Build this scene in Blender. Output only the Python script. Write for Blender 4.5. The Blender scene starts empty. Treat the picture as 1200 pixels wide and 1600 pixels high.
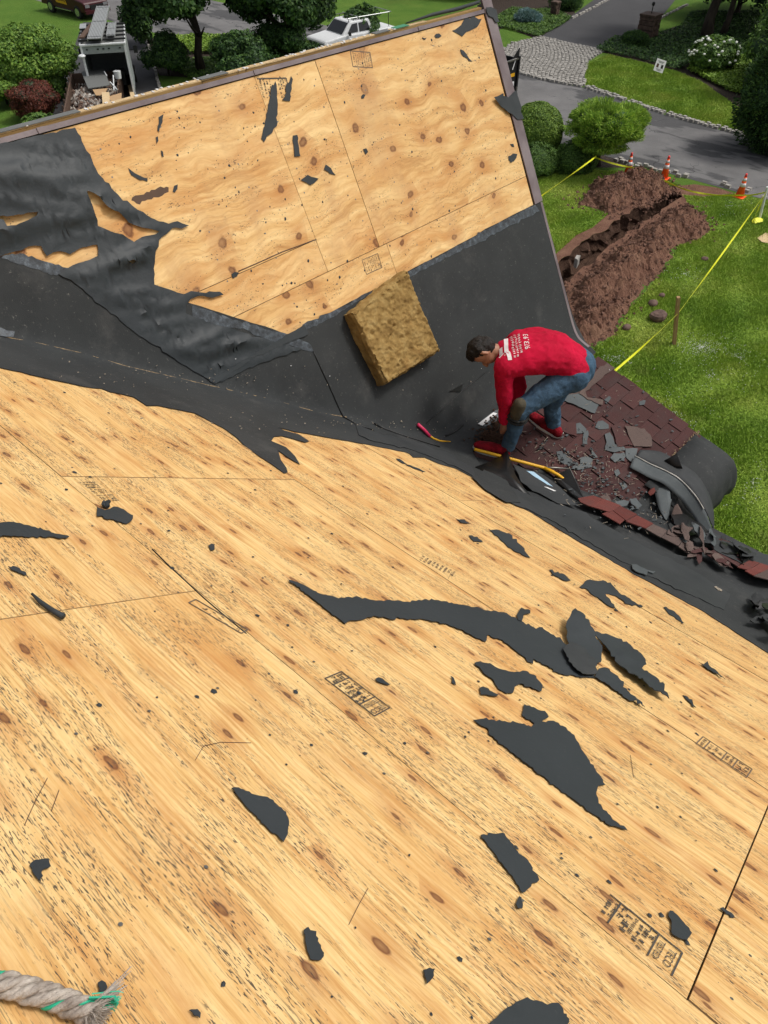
import bpy, math, random
import numpy as np
from mathutils import Vector, Matrix, noise
from mathutils.geometry import delaunay_2d_cdt
from mathutils.bvhtree import BVHTree
random.seed(7); rng = np.random.default_rng(7)
R = math.radians
sc = bpy.context.scene
H = 12.0                                   # camera height above the lawn
# ------------------------------------------------------------------ camera
A1 = R(42.4); PITCH = R(43.9); F = 1191.0  # x axis = along the dormer roof, y axis = along the main roof
FH = Vector((math.cos(A1), math.sin(A1), 0)); RT = Vector((math.sin(A1), -math.cos(A1), 0)); UP = Vector((0, 0, 1))
FW = FH*math.cos(PITCH) - UP*math.sin(PITCH); UC = FH*math.sin(PITCH) + UP*math.cos(PITCH)
CAM = Vector((0, 0, H))
cd = bpy.data.cameras.new('camera'); cam = bpy.data.objects.new('camera', cd); sc.collection.objects.link(cam)
cd.sensor_fit = 'VERTICAL'; cd.angle_y = 2*math.atan(800/F) if hasattr(cd, 'angle_y') else 1
cd.sensor_height = 24; cd.lens = 24*F/1600
cam.matrix_world = Matrix(((RT.x, UC.x, -FW.x, 0), (RT.y, UC.y, -FW.y, 0), (RT.z, UC.z, -FW.z, H), (0, 0, 0, 1)))
cd.clip_start = .05; cd.clip_end = 2000; sc.camera = cam
# ------------------------------------------------------------------ light
SUN_EL, SUN_AZ = 58, -40                   # azimuth measured from +x towards +y
w = bpy.data.worlds.new('World'); sc.world = w; w.use_nodes = True
nt = w.node_tree; nt.nodes.clear()
sky = nt.nodes.new('ShaderNodeTexSky'); sky.sky_type = 'NISHITA'; sky.sun_disc = False
sky.sun_elevation = R(SUN_EL); sky.sun_rotation = R(90 - SUN_AZ); sky.air_density = 1.0; sky.dust_density = 6.0; sky.ozone_density = .6
hs = nt.nodes.new('ShaderNodeHueSaturation'); hs.inputs['Saturation'].default_value = .35
bg = nt.nodes.new('ShaderNodeBackground'); bg.inputs[1].default_value = .13
wo = nt.nodes.new('ShaderNodeOutputWorld')
nt.links.new(sky.outputs[0], hs.inputs['Color']); nt.links.new(hs.outputs[0], bg.inputs[0]); nt.links.new(bg.outputs[0], wo.inputs[0])
sd = bpy.data.lights.new('sun', 'SUN'); sd.energy = 1.75; sd.angle = R(11); sd.color = (1, .96, .89)
sun = bpy.data.objects.new('sun', sd); sc.collection.objects.link(sun)
sv = Vector((math.cos(R(SUN_EL))*math.cos(R(SUN_AZ)), math.cos(R(SUN_EL))*math.sin(R(SUN_AZ)), math.sin(R(SUN_EL))))
sun.rotation_euler = sv.to_track_quat('Z', 'Y').to_euler(); sun.location = (0, 0, 60)
vs = sc.view_settings; vs.view_transform = 'Standard'; vs.look = 'None'; vs.gamma = 1; vs.exposure = 0.0; vs.use_curve_mapping = False

# ------------------------------------------------------------------ helpers
COL = sc.collection
def ray(px, py): return RT*((px-600)/F) - UC*((py-800)/F) + FW
def gp(px, py, z=0.0):
    r = ray(px, py); return CAM + r*((z-H)/r.z)
def dp(px, py, D):                          # the point at horizontal distance D in front of the camera position
    r = ray(px, py); return CAM + r*(D/(r.dot(FH)))
def link(o, parent=None):
    COL.objects.link(o)
    if parent is not None:
        o.parent = parent; o.matrix_parent_inverse = Matrix.Translation(-parent.location)
    return o
def tag(o, label=None, cat=None, group=None, kind=None):
    if label: o['label'] = label
    if cat: o['category'] = cat
    if group: o['group'] = group
    if kind: o['kind'] = kind
    return o
def thing(name, label, cat, loc=(0, 0, 0), group=None):
    o = bpy.data.objects.new(name, None); o.location = loc; o.empty_display_size = .1; COL.objects.link(o)
    return tag(o, label, cat, group)
def obj(name, vs_, fs, m, parent=None, smooth=False, uv=None):
    me = bpy.data.meshes.new(name); me.from_pydata([tuple(v) for v in vs_], [], fs); me.materials.append(m)
    if uv is not None:
        l = me.uv_layers.new(name='UVMap')
        for lp in me.loops: l.data[lp.index].uv = uv[lp.vertex_index]
    if smooth: me.polygons.foreach_set('use_smooth', [True]*len(me.polygons))
    me.update(); o = bpy.data.objects.new(name, me); return link(o, parent)
def big(name, V, Fc, m, parent=None, smooth=False):     # numpy arrays, all faces with the same number of corners
    n = Fc.shape[1]; me = bpy.data.meshes.new(name); me.vertices.add(len(V)); me.vertices.foreach_set('co', V.astype(np.float32).ravel())
    me.loops.add(Fc.size); me.loops.foreach_set('vertex_index', Fc.astype(np.int32).ravel())
    me.polygons.add(len(Fc)); me.polygons.foreach_set('loop_start', np.arange(0, Fc.size, n, dtype=np.int32))
    me.polygons.foreach_set('use_smooth', np.full(len(Fc), smooth)); me.materials.append(m); me.update(calc_edges=True)
    return link(bpy.data.objects.new(name, me), parent)
class MB:
    def __init__(s): s.v = []; s.f = []
    def add(s, v, f): k = len(s.v); s.v += [Vector(p) for p in v]; s.f += [tuple(i+k for i in q) for q in f]; return s
    def box(s, c, d, ax=None, taper=1.0):
        c = Vector(c); X, Y, Z = ax if ax else (Vector((1, 0, 0)), Vector((0, 1, 0)), UP); v = []
        for z in (-1, 1):
            t = taper if z > 0 else 1
            for x, y in ((-1, -1), (1, -1), (1, 1), (-1, 1)): v.append(c + X*(x*t*d[0]/2) + Y*(y*t*d[1]/2) + Z*(z*d[2]/2))
        return s.add(v, [(3, 2, 1, 0), (4, 5, 6, 7), (0, 1, 5, 4), (1, 2, 6, 5), (2, 3, 7, 6), (3, 0, 4, 7)])
    def tube(s, pts, r, n=8, cap=True):
        pts = [Vector(p) for p in pts]; rr = r if isinstance(r, (list, tuple)) else [r]*len(pts); k = len(s.v); prev = None
        for i, p in enumerate(pts):
            t = (pts[min(i+1, len(pts)-1)] - pts[max(i-1, 0)]).normalized()
            if prev is None: a = t.orthogonal().normalized()
            else: a = (prev - t*prev.dot(t)).normalized()
            prev = a; b = t.cross(a)
            for j in range(n): th = 2*math.pi*j/n; s.v.append(p + (a*math.cos(th) + b*math.sin(th))*rr[i])
        for i in range(len(pts)-1):
            for j in range(n): s.f.append((k+i*n+j, k+i*n+(j+1) % n, k+(i+1)*n+(j+1) % n, k+(i+1)*n+j))
        if cap: s.f.append(tuple(k+j for j in range(n))[::-1]); s.f.append(tuple(k+(len(pts)-1)*n+j for j in range(n)))
        return s
    def ball(s, c, r, n=10, m=7, ax=None):
        c = Vector(c); r = (r,)*3 if not isinstance(r, (tuple, list)) else r; X, Y, Z = ax if ax else (Vector((1, 0, 0)), Vector((0, 1, 0)), UP); k = len(s.v)
        for i in range(1, m):
            ph = math.pi*i/m
            for j in range(n): th = 2*math.pi*j/n; s.v.append(c + X*(r[0]*math.sin(ph)*math.cos(th)) + Y*(r[1]*math.sin(ph)*math.sin(th)) + Z*(r[2]*math.cos(ph)))
        s.v += [c + Z*r[2], c - Z*r[2]]; t = k+(m-1)*n; b = t+1
        for j in range(n):
            s.f.append((t, k+j, k+(j+1) % n)); s.f.append((b, k+(m-2)*n+(j+1) % n, k+(m-2)*n+j))
            for i in range(m-2): s.f.append((k+i*n+j, k+(i+1)*n+j, k+(i+1)*n+(j+1) % n, k+i*n+(j+1) % n))
        return s
    def cone(s, a, b, ra, rb, n=12): return s.tube([a, b], [ra, rb], n)
    def prism(s, pts, h, ax=None):          # polygon pts (3D) pushed by vector h
        n = len(pts); h = Vector(h); v = [Vector(p) for p in pts] + [Vector(p)+h for p in pts]
        return s.add(v, [tuple(range(n))[::-1], tuple(range(n, 2*n))] + [(i, (i+1) % n, n+(i+1) % n, n+i) for i in range(n)])
    def build(s, name, m, parent=None, smooth=False, bevel=0):
        o = obj(name, s.v, s.f, m, parent, smooth)
        if bevel: b = o.modifiers.new('bevel', 'BEVEL'); b.width = bevel; b.segments = 2; b.limit_method = 'ANGLE'
        return o

# ------------------------------------------------------------------ materials
class N:
    def __init__(s, name):
        s.m = bpy.data.materials.new(name); s.m.use_nodes = True; s.t = s.m.node_tree; s.b = s.t.nodes['Principled BSDF']; s._c = {}
    def n(s, ty, **kw):
        x = s.t.nodes.new(ty)
        for k, v in kw.items():
            if k in ('i',):
                for a, b in v.items():
                    if hasattr(b, 'is_linked') or hasattr(b, 'links'): s.t.links.new(b, x.inputs[a])
                    else: x.inputs[a].default_value = b
            else: setattr(x, k, v)
        return x
    def co(s, kind='Object', scale=(1, 1, 1), loc=(0, 0, 0)):
        tc = s.n('ShaderNodeTexCoord'); mp = s.n('ShaderNodeMapping', i={0: tc.outputs[kind]})
        mp.inputs['Scale'].default_value = scale; mp.inputs['Location'].default_value = loc; return mp.outputs[0]
    def noise(s, vec, scale, detail=4, rough=.55, dist=0): return s.n('ShaderNodeTexNoise', i={'Vector': vec, 'Scale': scale, 'Detail': detail, 'Roughness': rough, 'Distortion': dist}).outputs[0]
    def ramp(s, fac, stops):
        r = s.n('ShaderNodeValToRGB', i={0: fac}); e = r.color_ramp.elements
        while len(e) > 1: e.remove(e[-1])
        for k, (p, c) in enumerate(stops):
            c = (c, c, c) if isinstance(c, (int, float)) else c
            if k == 0: e[0].position = p; e[0].color = (*c, 1)
            else: q = e.new(p); q.color = (*c, 1)
        return r.outputs[0]
    def mix(s, fac, a, b, mode='MIX'):
        x = s.n('ShaderNodeMix', data_type='RGBA', blend_type=mode)
        for idx, v in ((0, fac), (6, a), (7, b)):
            if hasattr(v, 'links'): s.t.links.new(v, x.inputs[idx])
            else: x.inputs[idx].default_value = v if idx == 0 else (*v, 1)
        return x.outputs[2]
    def math(s, op, a, b=0.0, c=0.0):
        x = s.n('ShaderNodeMath', operation=op)
        for i, v in enumerate((a, b, c)):
            if hasattr(v, 'links'): s.t.links.new(v, x.inputs[i])
            else: x.inputs[i].default_value = v
        return x.outputs[0]
    def fin(s, col, rough=.8, bump=None, bs=.3, bd=.01, spec=.3):
        if hasattr(col, 'links'): s.t.links.new(col, s.b.inputs['Base Color'])
        else: s.b.inputs['Base Color'].default_value = (*col, 1)
        if hasattr(rough, 'links'): s.t.links.new(rough, s.b.inputs['Roughness'])
        else: s.b.inputs['Roughness'].default_value = rough
        s.b.inputs['Specular IOR Level'].default_value = spec
        if bump is not None:
            b = s.n('ShaderNodeBump', i={'Height': bump, 'Strength': bs, 'Distance': bd}); s.t.links.new(b.outputs[0], s.b.inputs['Normal'])
        return s.m
def mk(name, a, b=None, scale=8, stretch=(1, 1, 1), rough=.8, bs=.3, bd=.01, bscale=None, spec=.3, lo=.35, hi=.65, metal=0):
    n = N(name); b = b or tuple(x*.75 for x in a); v = n.co('Object', stretch)
    f = n.noise(v, scale, 6); c = n.ramp(f, [(lo, b), (hi, a)])
    g = n.noise(v, bscale or scale*4, 5)
    n.fin(c, rough, g, bs, bd, spec); n.b.inputs['Metallic'].default_value = metal; return n.m
def plywood(name, light, mid, dark, ks, warp, streak, speck):
    n = N(name); uv = n.co('UV'); oi = n.n('ShaderNodeObjectInfo')
    off = n.n('ShaderNodeVectorMath', operation='SCALE', i={0: (17., 31., 5.)}); n.t.links.new(oi.outputs['Random'], off.inputs['Scale'])
    add = n.n('ShaderNodeVectorMath', operation='ADD', i={0: uv, 1: off.outputs[0]}).outputs[0]
    wn = n.n('ShaderNodeTexNoise', i={'Vector': add, 'Scale': 2.2, 'Detail': 2})
    wv = n.n('ShaderNodeVectorMath', operation='MULTIPLY_ADD', i={0: wn.outputs[1], 1: (0., warp, 0.), 2: add}).outputs[0]
    def sc_(v, s_): return n.n('ShaderNodeMapping', i={0: v, 'Scale': s_}).outputs[0]
    g1 = n.noise(sc_(wv, (3.2 if streak > 20 else 1.3, streak, 1)), 1, 9, .70)
    col = n.ramp(g1, [(.30, dark), (.44, mid), (.57, light), (.75, tuple(min(1, x*1.1) for x in light))])
    bl = n.noise(sc_(wv, (1.2, 3.4, 1)), 1.6, 6, .65); col = n.mix(n.math('MULTIPLY', n.ramp(bl, [(.47, 0), (.68, 1)]), .75), col, (mid[0]*.84, mid[1]*.66, mid[2]*.52))
    col = n.mix(n.math('MULTIPLY', oi.outputs['Random'], .22), col, (mid[0]*.9, mid[1]*.85, mid[2]*.8))
    # cathedral grain lines
    wav = n.n('ShaderNodeTexWave', wave_type='BANDS', bands_direction='Y', i={'Vector': wv, 'Scale': 7.0 if warp > .2 else 22.0, 'Distortion': 9.0 if warp > .2 else 4., 'Detail': 3.0, 'Detail Scale': 1.2}).outputs[1]
    wm = n.ramp(n.noise(add, 1.7, 3), [(.42, 0), (.62, 1)]); col = n.mix(n.math('MULTIPLY', n.math('MULTIPLY', n.ramp(wav, [(.0, 0), (.6, 0), (1, 1)]), wm), .38), col, dark)
    st2 = n.noise(sc_(wv, (.6 if warp > .2 else 1.6, 5.0 if warp > .2 else 14., 1)), 1.3, 7, .7); col = n.mix(n.math('MULTIPLY', n.ramp(st2, [(.50, 0), (.70, 1)]), .6), col, (dark[0]*1.1, dark[1]*.95, dark[2]*.8))
    # knots
    vo = n.n('ShaderNodeTexVoronoi', voronoi_dimensions='2D', i={'Vector': sc_(wv, ks), 'Scale': 1.0, 'Randomness': 1.0})
    pick = n.math('GREATER_THAN', n.n('ShaderNodeSeparateColor', i={0: vo.outputs['Color']}).outputs[0], .62 if warp < .2 else .50)
    kz = n.math('ADD', n.math('ADD', vo.outputs['Distance'], n.math('MULTIPLY', n.n('ShaderNodeSeparateColor', i={0: vo.outputs['Color']}).outputs[1], .05)), n.math('MULTIPLY', n.math('SUBTRACT', n.noise(add, 22, 3), .5), .14))
    halo = n.math('MULTIPLY', n.ramp(kz, [(.12, 1), (.5, 0)]), pick)
    col = n.mix(n.math('MULTIPLY', halo, .5), col, (dark[0]*.95, dark[1]*.72, dark[2]*.55))
    core = n.math('MULTIPLY', n.ramp(kz, [(.0, .6), (.07, .8), (.10, 1), (.14, .0)]), pick)
    col = n.mix(n.math('MULTIPLY', core, .9), col, (.13, .045, .02))
    if warp > .2:
        bn = n.noise(sc_(add, (2.6, .8, 1)), 1.2, 5, .6); col = n.mix(n.math('MULTIPLY', n.ramp(bn, [(.54, 0), (.70, 1)]), .55), col, (.50, .29, .13))
    # dark specks left by the felt, lying along the grain
    s1 = n.noise(sc_(add, speck), 1, 2, .5); s2 = n.noise(sc_(add, (1.5, 6.0, 1)), 1.9, 6, .7)
    sp = n.math('MULTIPLY', n.ramp(s1, [(.585, 0), (.615, 1)] if streak > 20 else [(.635, 0), (.66, 1)]), n.ramp(s2, [(.45, 0), (.53, 1)] if streak > 20 else [(.50, 0), (.58, 1)]))
    s3 = n.noise(sc_(add, (14., 420., 1)), 1, 3, .5)
    sp2 = n.math('MULTIPLY', n.ramp(s3, [(.58, 0), (.66, .8)]), n.ramp(s2, [(.40, .0), (.56, 1)]))
    sp = n.math('MAXIMUM', sp, sp2 if streak > 20 else n.math('MULTIPLY', sp2, .35))
    col = n.mix(n.math('MULTIPLY', sp, .9), col, (.04, .034, .032))
    # faint dirt
    dn = n.noise(add, 5.0, 6, .7); col = n.mix(n.math('MULTIPLY', n.ramp(dn, [(.58, 0), (.75, 1)]), .25), col, (.25, .18, .11))
    hb = n.math('ADD', n.noise(sc_(add, (3, 160, 1)), 1, 4), n.math('MULTIPLY', sp, -.6))
    return n.fin(col, .68, hb, .22, .002, .25)
M = {}
M['ply_near'] = plywood('plywood_streaked', (.76, .54, .25), (.65, .41, .155), (.41, .195, .062), (5.4, 13., 1), .06, 110., (62., 360., 1))
M['ply_far'] = plywood('plywood_knotty', (.78, .55, .26), (.67, .42, .17), (.45, .23, .078), (3.4, 3.8, 1), .26, 12., (75., 120., 1))
M['ply_edge'] = mk('plywood_edge', (.62, .42, .2), (.35, .2, .09), 30, (1, 1, 6))
def feltmat(name, a, b, rough, bs, fine, scr):
    n = N(name); v = n.co('Object'); c = n.ramp(n.noise(v, 2.4, 6, .6), [(.3, b), (.7, a)])
    dust = n.ramp(n.noise(v, 45, 6, .8), [(.60, 0), (.74, 1)]); c = n.mix(n.math('MULTIPLY', dust, scr), c, (.30, .28, .25))
    d2 = n.ramp(n.noise(n.co('Object', (3, 3, 3)), 1.1, 8, .72), [(.55, 0), (.80, 1)]); c = n.mix(n.math('MULTIPLY', d2, scr*.5), c, (.16, .15, .14))
    return n.fin(c, rough, n.math('ADD', n.noise(v, fine, 4), n.math('MULTIPLY', n.noise(v, 5, 3), 1.5)), bs, .003, .35)
M['felt'] = feltmat('roofing_felt', (.031, .037, .041), (.021, .026, .029), .68, .3, 90, .10)
M['membrane'] = feltmat('self_adhered_membrane', (.031, .034, .035), (.018, .020, .021), .82, .5, 260, .55)
M['felt_wrinkled'] = feltmat('wrinkled_felt', (.026, .032, .036), (.018, .023, .027), .55, .35, 70, .12)
M['membrane2'] = feltmat('membrane_smooth', (.036, .039, .041), (.020, .023, .025), .7, .35, 140, .22)
M['tar'] = feltmat('shiny_black_back', (.012, .012, .012), (.007, .007, .007), .4, .4, 40, .05)
def foilm():
    n = N('torn_adhesive_strip'); v = n.co('Object', (1, 1, 1)); f = n.noise(v, 26, 8, .72)
    c = n.ramp(f, [(.40, (.018, .021, .025)), (.55, (.05, .062, .075)), (.68, (.13, .155, .18)), (.76, (.34, .37, .40))])
    return n.fin(c, .45, f, .5, .004, .5)
M['strip'] = foilm()
def shingle(name, a, b, g=.5):
    n = N(name); oi = n.n('ShaderNodeObjectInfo'); v = n.co('Object'); k = n.noise(v, 330, 3, .8)
    c = n.ramp(k, [(.35, b), (.65, a)])
    c = n.mix(n.math('MULTIPLY', oi.outputs['Random'], .5), c, tuple(x*.6 for x in b))
    st = n.noise(v, 7, 6, .7); c = n.mix(n.math('MULTIPLY', n.ramp(st, [(.48, 0), (.72, 1)]), g), c, (.055, .047, .045))
    return n.fin(c, .95, k, .6, .003, .15)
M['shingle'] = shingle('mineral_shingle_maroon', (.108, .050, .046), (.050, .025, .025), .55)
M['shingle_red'] = shingle('mineral_shingle_red', (.20, .060, .048), (.11, .034, .030), .4)
M['shingle_brown'] = shingle('mineral_shingle_brown', (.15, .11, .095), (.085, .06, .055), .4)
M['shard'] = feltmat('shingle_back', (.095, .108, .112), (.045, .054, .058), .75, .5, 120, .4)
M['foam'] = None
def foamm():
    n = N('old_foam'); v = n.co('Object'); f = n.noise(v, 9, 8, .65)
    c = n.ramp(f, [(.3, (.15, .088, .030)), (.5, (.27, .175, .062)), (.7, (.36, .255, .105))])
    o = n.noise(v, 3, 3); c = n.mix(n.math('MULTIPLY', n.ramp(o, [(.6, 0), (.8, 1)]), .5), c, (.42, .2, .06))
    return n.fin(c, .95, n.noise(v, 120, 6, .7), .6, .004, .1)
M['foam'] = foamm()
M['drip'] = mk('painted_drip_edge', (.20, .165, .17), (.13, .10, .105), 5, rough=.5, bs=.15, bscale=60)
M['lumber'] = mk('weathered_lumber', (.40, .26, .10), (.26, .155, .055), 4, (.5, 10, 10), bs=.3, bd=.003)
M['lumber_top'] = mk('lumber_fresh_edge', (.62, .47, .27), (.40, .27, .13), 14, (1, 10, 10))
M['dust'] = mk('sawdust_line', (.34, .24, .13), (.10, .075, .05), 60)
M['asphalt'] = None
def asph(name, a, b, stain):
    n = N(name); v = n.co('Object'); c = n.ramp(n.noise(v, .55, 7, .62), [(.32, b), (.68, a)])
    pt = n.ramp(n.noise(n.co('Object', (1, .35, 1)), .45, 5, .6), [(.5, 0), (.54, 1)]); c = n.mix(n.math('MULTIPLY', pt, stain), c, (.033, .034, .037))
    vo = n.n('ShaderNodeTexVoronoi', feature='DISTANCE_TO_EDGE', i={'Vector': n.n('ShaderNodeVectorMath', operation='MULTIPLY_ADD', i={0: n.n('ShaderNodeTexNoise', i={'Vector': v, 'Scale': 1.4, 'Detail': 5}).outputs[1], 1: (1.6, 1.6, 0), 2: v}).outputs[0], 'Scale': .42})
    cr = n.ramp(vo.outputs[0], [(.0, 1), (.012, 0)]); cm = n.ramp(n.noise(v, .35, 3), [(.47, 0), (.56, 1)])
    c = n.mix(n.math('MULTIPLY', n.math('MULTIPLY', cr, cm), stain*1.7), c, (.018, .018, .02))
    ag = n.noise(v, 55, 3, .8); c = n.mix(.25, c, n.ramp(ag, [(.3, (.03, .03, .03)), (.75, (.16, .16, .165))]))
    return n.fin(c, .9, ag, .5, .01, .2)
M['asphalt'] = asph('street_asphalt', (.205, .200, .198), (.13, .127, .127), .75)
M['asphalt_new'] = asph('driveway_asphalt', (.060, .060, .064), (.044, .044, .048), .1)
def lawnm():
    n = N('lawn_turf'); v = n.co('Object'); a = n.noise(v, .5, 6, .65); c = n.ramp(a, [(.3, (.075, .150, .020)), (.5, (.115, .200, .030)), (.7, (.170, .240, .042))])
    b = n.noise(v, 14, 6, .8); c = n.mix(.5, c, n.ramp(b, [(.3, (.018, .05, .008)), (.7, (.09, .19, .03))]))
    d = n.ramp(n.noise(v, .23, 5, .7), [(.58, 0), (.74, 1)]); c = n.mix(n.math('MULTIPLY', d, .45), c, (.10, .11, .028))
    return n.fin(c, .95, n.noise(v, 30, 6, .8), .9, .05, .1)
M['lawn'] = lawnm()
def bladem():
    n = N('grass_blades'); v = n.co('Object'); g = n.n('ShaderNodeNewGeometry'); a = n.noise(v, .42, 5, .65)
    c = n.ramp(a, [(.3, (.185, .320, .035)), (.5, (.310, .450, .055)), (.68, (.440, .520, .095))])
    d = n.ramp(n.noise(v, .9, 5, .7), [(.58, 0), (.70, 1)]); c = n.mix(n.math('MULTIPLY', d, .55), c, (.24, .28, .07))
    c = n.mix(n.math('MULTIPLY', g.outputs['Random Per Island'], .4), c, (.05, .13, .02))
    m = n.fin(c, .7, None, spec=.2); return m
M['blades'] = bladem()
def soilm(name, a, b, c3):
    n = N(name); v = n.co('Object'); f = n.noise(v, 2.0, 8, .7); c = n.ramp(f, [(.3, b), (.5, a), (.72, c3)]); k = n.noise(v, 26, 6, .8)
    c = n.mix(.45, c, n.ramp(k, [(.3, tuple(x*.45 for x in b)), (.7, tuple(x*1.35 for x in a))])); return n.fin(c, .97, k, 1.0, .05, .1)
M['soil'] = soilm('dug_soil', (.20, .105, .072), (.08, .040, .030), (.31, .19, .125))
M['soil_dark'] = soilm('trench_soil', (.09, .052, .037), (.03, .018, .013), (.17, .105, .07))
M['clod'] = mk('soil_clod', (.20, .108, .075), (.09, .048, .036), 9, rough=.97)
def leafm(name, a, b, c3, tr=.25):
    n = N(name); g = n.n('ShaderNodeNewGeometry'); v = n.co('Object')
    c = n.ramp(g.outputs['Random Per Island'], [(.0, b), (.5, a), (1, c3)])
    c = n.mix(n.math('MULTIPLY', n.ramp(n.noise(v, 1.3, 4, .6), [(.35, 1), (.62, 0)]), .55), c, tuple(x*.8 for x in b))
    m = n.fin(c, .6, None, spec=.3); n.b.inputs['Transmission Weight'].default_value = 0
    tl = n.n('ShaderNodeBsdfTranslucent'); n.t.links.new(c, tl.inputs[0]); mx = n.n('ShaderNodeMixShader'); mx.inputs[0].default_value = tr
    out = n.t.nodes['Material Output']; n.t.links.new(n.b.outputs[0], mx.inputs[1]); n.t.links.new(tl.outputs[0], mx.inputs[2]); n.t.links.new(mx.outputs[0], out.inputs[0])
    return m
M['leaf_bright'] = leafm('leaf_bright_green', (0.167, 0.303, 0.040), (0.058, 0.135, 0.022), (0.315, 0.462, 0.079))
M['leaf_yew'] = leafm('leaf_yew', (0.277, 0.461, 0.057), (0.115, 0.225, 0.031), (0.553, 0.713, 0.106))
M['leaf_box'] = leafm('leaf_clipped', (0.178, 0.302, 0.048), (0.066, 0.133, 0.024), (0.328, 0.459, 0.072))
M['leaf_dark'] = leafm('leaf_dark_green', (0.056, 0.131, 0.034), (0.021, 0.051, 0.017), (0.130, 0.237, 0.048))
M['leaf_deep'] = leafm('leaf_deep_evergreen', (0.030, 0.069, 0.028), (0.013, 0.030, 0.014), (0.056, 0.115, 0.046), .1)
M['leaf_mid'] = leafm('leaf_mid_green', (0.110, 0.213, 0.040), (0.040, 0.094, 0.022), (0.206, 0.337, 0.062))
M['leaf_blue'] = leafm('needle_blue', (0.195, 0.312, 0.312), (0.078, 0.156, 0.156), (0.338, 0.468, 0.468), .1)
M['leaf_red'] = leafm('leaf_maple_red', (0.168, 0.043, 0.029), (0.067, 0.024, 0.019), (0.288, 0.085, 0.048))
M['leaf_cover'] = leafm('leaf_groundcover', (0.221, 0.364, 0.044), (0.091, 0.172, 0.024), (0.339, 0.506, 0.070))
M['bark'] = mk('bark', (.060, .045, .034), (.022, .017, .013), 6, (1, 1, .25), bs=.8, bd=.03)
M['mulch'] = mk('mulch', (.05, .032, .022), (.02, .014, .01), 9, bs=.9, bd=.05)
M['cobble'] = mk('granite_block', (.40, .38, .35), (.22, .21, .19), 7, rough=.85)
M['stone'] = mk('field_stone', (.13, .085, .065), (.06, .04, .03), 5)
M['rock'] = mk('brown_rock', (.16, .10, .08), (.08, .05, .04), 6, bs=.6)
def flat(name, c, rough=.6, spec=.4, metal=0): n = N(name); n.b.inputs['Metallic'].default_value = metal; v = n.noise(n.co('Object'), 12, 5); return n.fin(n.ramp(v, [(.3, tuple(x*.82 for x in c)), (.7, c)]), rough, None, spec=spec)
M['white'] = flat('white_paint', (.72, .74, .75), .35, .5)
M['grey_paint'] = flat('truck_grey', (.30, .33, .33), .5)
M['alu'] = flat('aluminium', (.48, .50, .50), .42, .5, .5)
M['maroon'] = flat('maroon_paint', (.055, .009, .013), .4, .3)
M['glass'] = flat('dark_glass', (.012, .014, .016), .12, .6)
M['black'] = flat('black_paint', (.012, .012, .013), .5)
M['rubber'] = flat('rubber', (.018, .018, .018), .85)
M['chrome'] = flat('chrome', (.55, .56, .58), .25, .5, .9)
M['yellow'] = flat('yellow_paint', (.80, .42, .012), .45)
M['tape'] = flat('yellow_tape', (.78, .80, .03), .5)
M['pink'] = flat('pink_grip', (.72, .035, .12), .5)
M['orange'] = flat('cone_orange', (.98, .125, .02), .5)
M['cone_top'] = flat('cone_pink_orange', (.85, .05, .05), .5)
M['reflect'] = flat('reflective_white', (.75, .75, .76), .4)
M['card'] = flat('cardboard', (.45, .29, .15), .85)
M['kraft'] = flat('pale_board', (.62, .46, .26), .85)
M['slate'] = flat('grey_board', (.14, .145, .14), .8)
M['rust'] = flat('rusty_brown_panel', (.10, .06, .04), .8)
M['wood_post'] = mk('stake_wood', (.42, .27, .13), (.27, .165, .075), 8, (8, 8, .6))
M['paper'] = flat('white_paper', (.80, .80, .80), .6)
M['blue_label'] = flat('pale_blue_label', (.42, .62, .78), .4)
M['ink'] = flat('stamp_ink', (.07, .062, .055), .8)
M['ink_soft'] = flat('stamp_ink_faded', (.15, .11, .075), .8)
M['skin'] = flat('skin', (.38, .185, .115), .5)
M['hair'] = mk('black_hair', (.016, .012, .010), (.007, .006, .005), 40, (1, 1, .3), rough=.5, bs=.9, bd=.01)
def cloth(name, a, b, sc1, wsc, bs=.5):
    n = N(name); v = n.co('Object'); c = n.ramp(n.noise(v, sc1, 4), [(.3, b), (.7, a)]); k = n.math('ADD', n.noise(v, 220, 3, .8), n.math('MULTIPLY', n.noise(v, wsc, 3, .5, 1.2), 4.0))
    return n.fin(c, .85, k, bs, .006, .15)
M['shirt'] = cloth('red_jersey', (.64, .008, .050), (.40, .005, .028), 5, 7, 1.0)
M['denim'] = cloth('blue_denim', (.085, .155, .235), (.034, .068, .115), 7, 12, .7)
M['shoe'] = cloth('crimson_knit', (.28, .008, .018), (.10, .004, .008), 22, 40)
M['pad'] = cloth('olive_pad', (.095, .082, .055), (.045, .042, .032), 10, 20)
M['strap'] = flat('dark_strap', (.02, .022, .022), .8)
M['sole'] = flat('sole_white', (.62, .6, .56), .6)
M['print'] = flat('white_print', (.78, .72, .72), .7)
M['rope'] = mk('rope_fibre', (.50, .44, .38), (.22, .18, .15), 40, (1, 1, 1), rough=.6, bs=.8, bd=.003, bscale=400)
M['rope_green'] = flat('rope_green_strand', (.02, .38, .22), .5)
M['wall'] = mk('house_siding', (.42, .38, .33), (.36, .33, .28), 3)
M['chip'] = mk('wood_chip', (.36, .31, .24), (.12, .10, .08), 60)
M['steel'] = flat('worn_steel', (.20, .19, .17), .4, .5, .7)
M['petal'] = flat('white_petal', (.85, .86, .80), .6)

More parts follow.
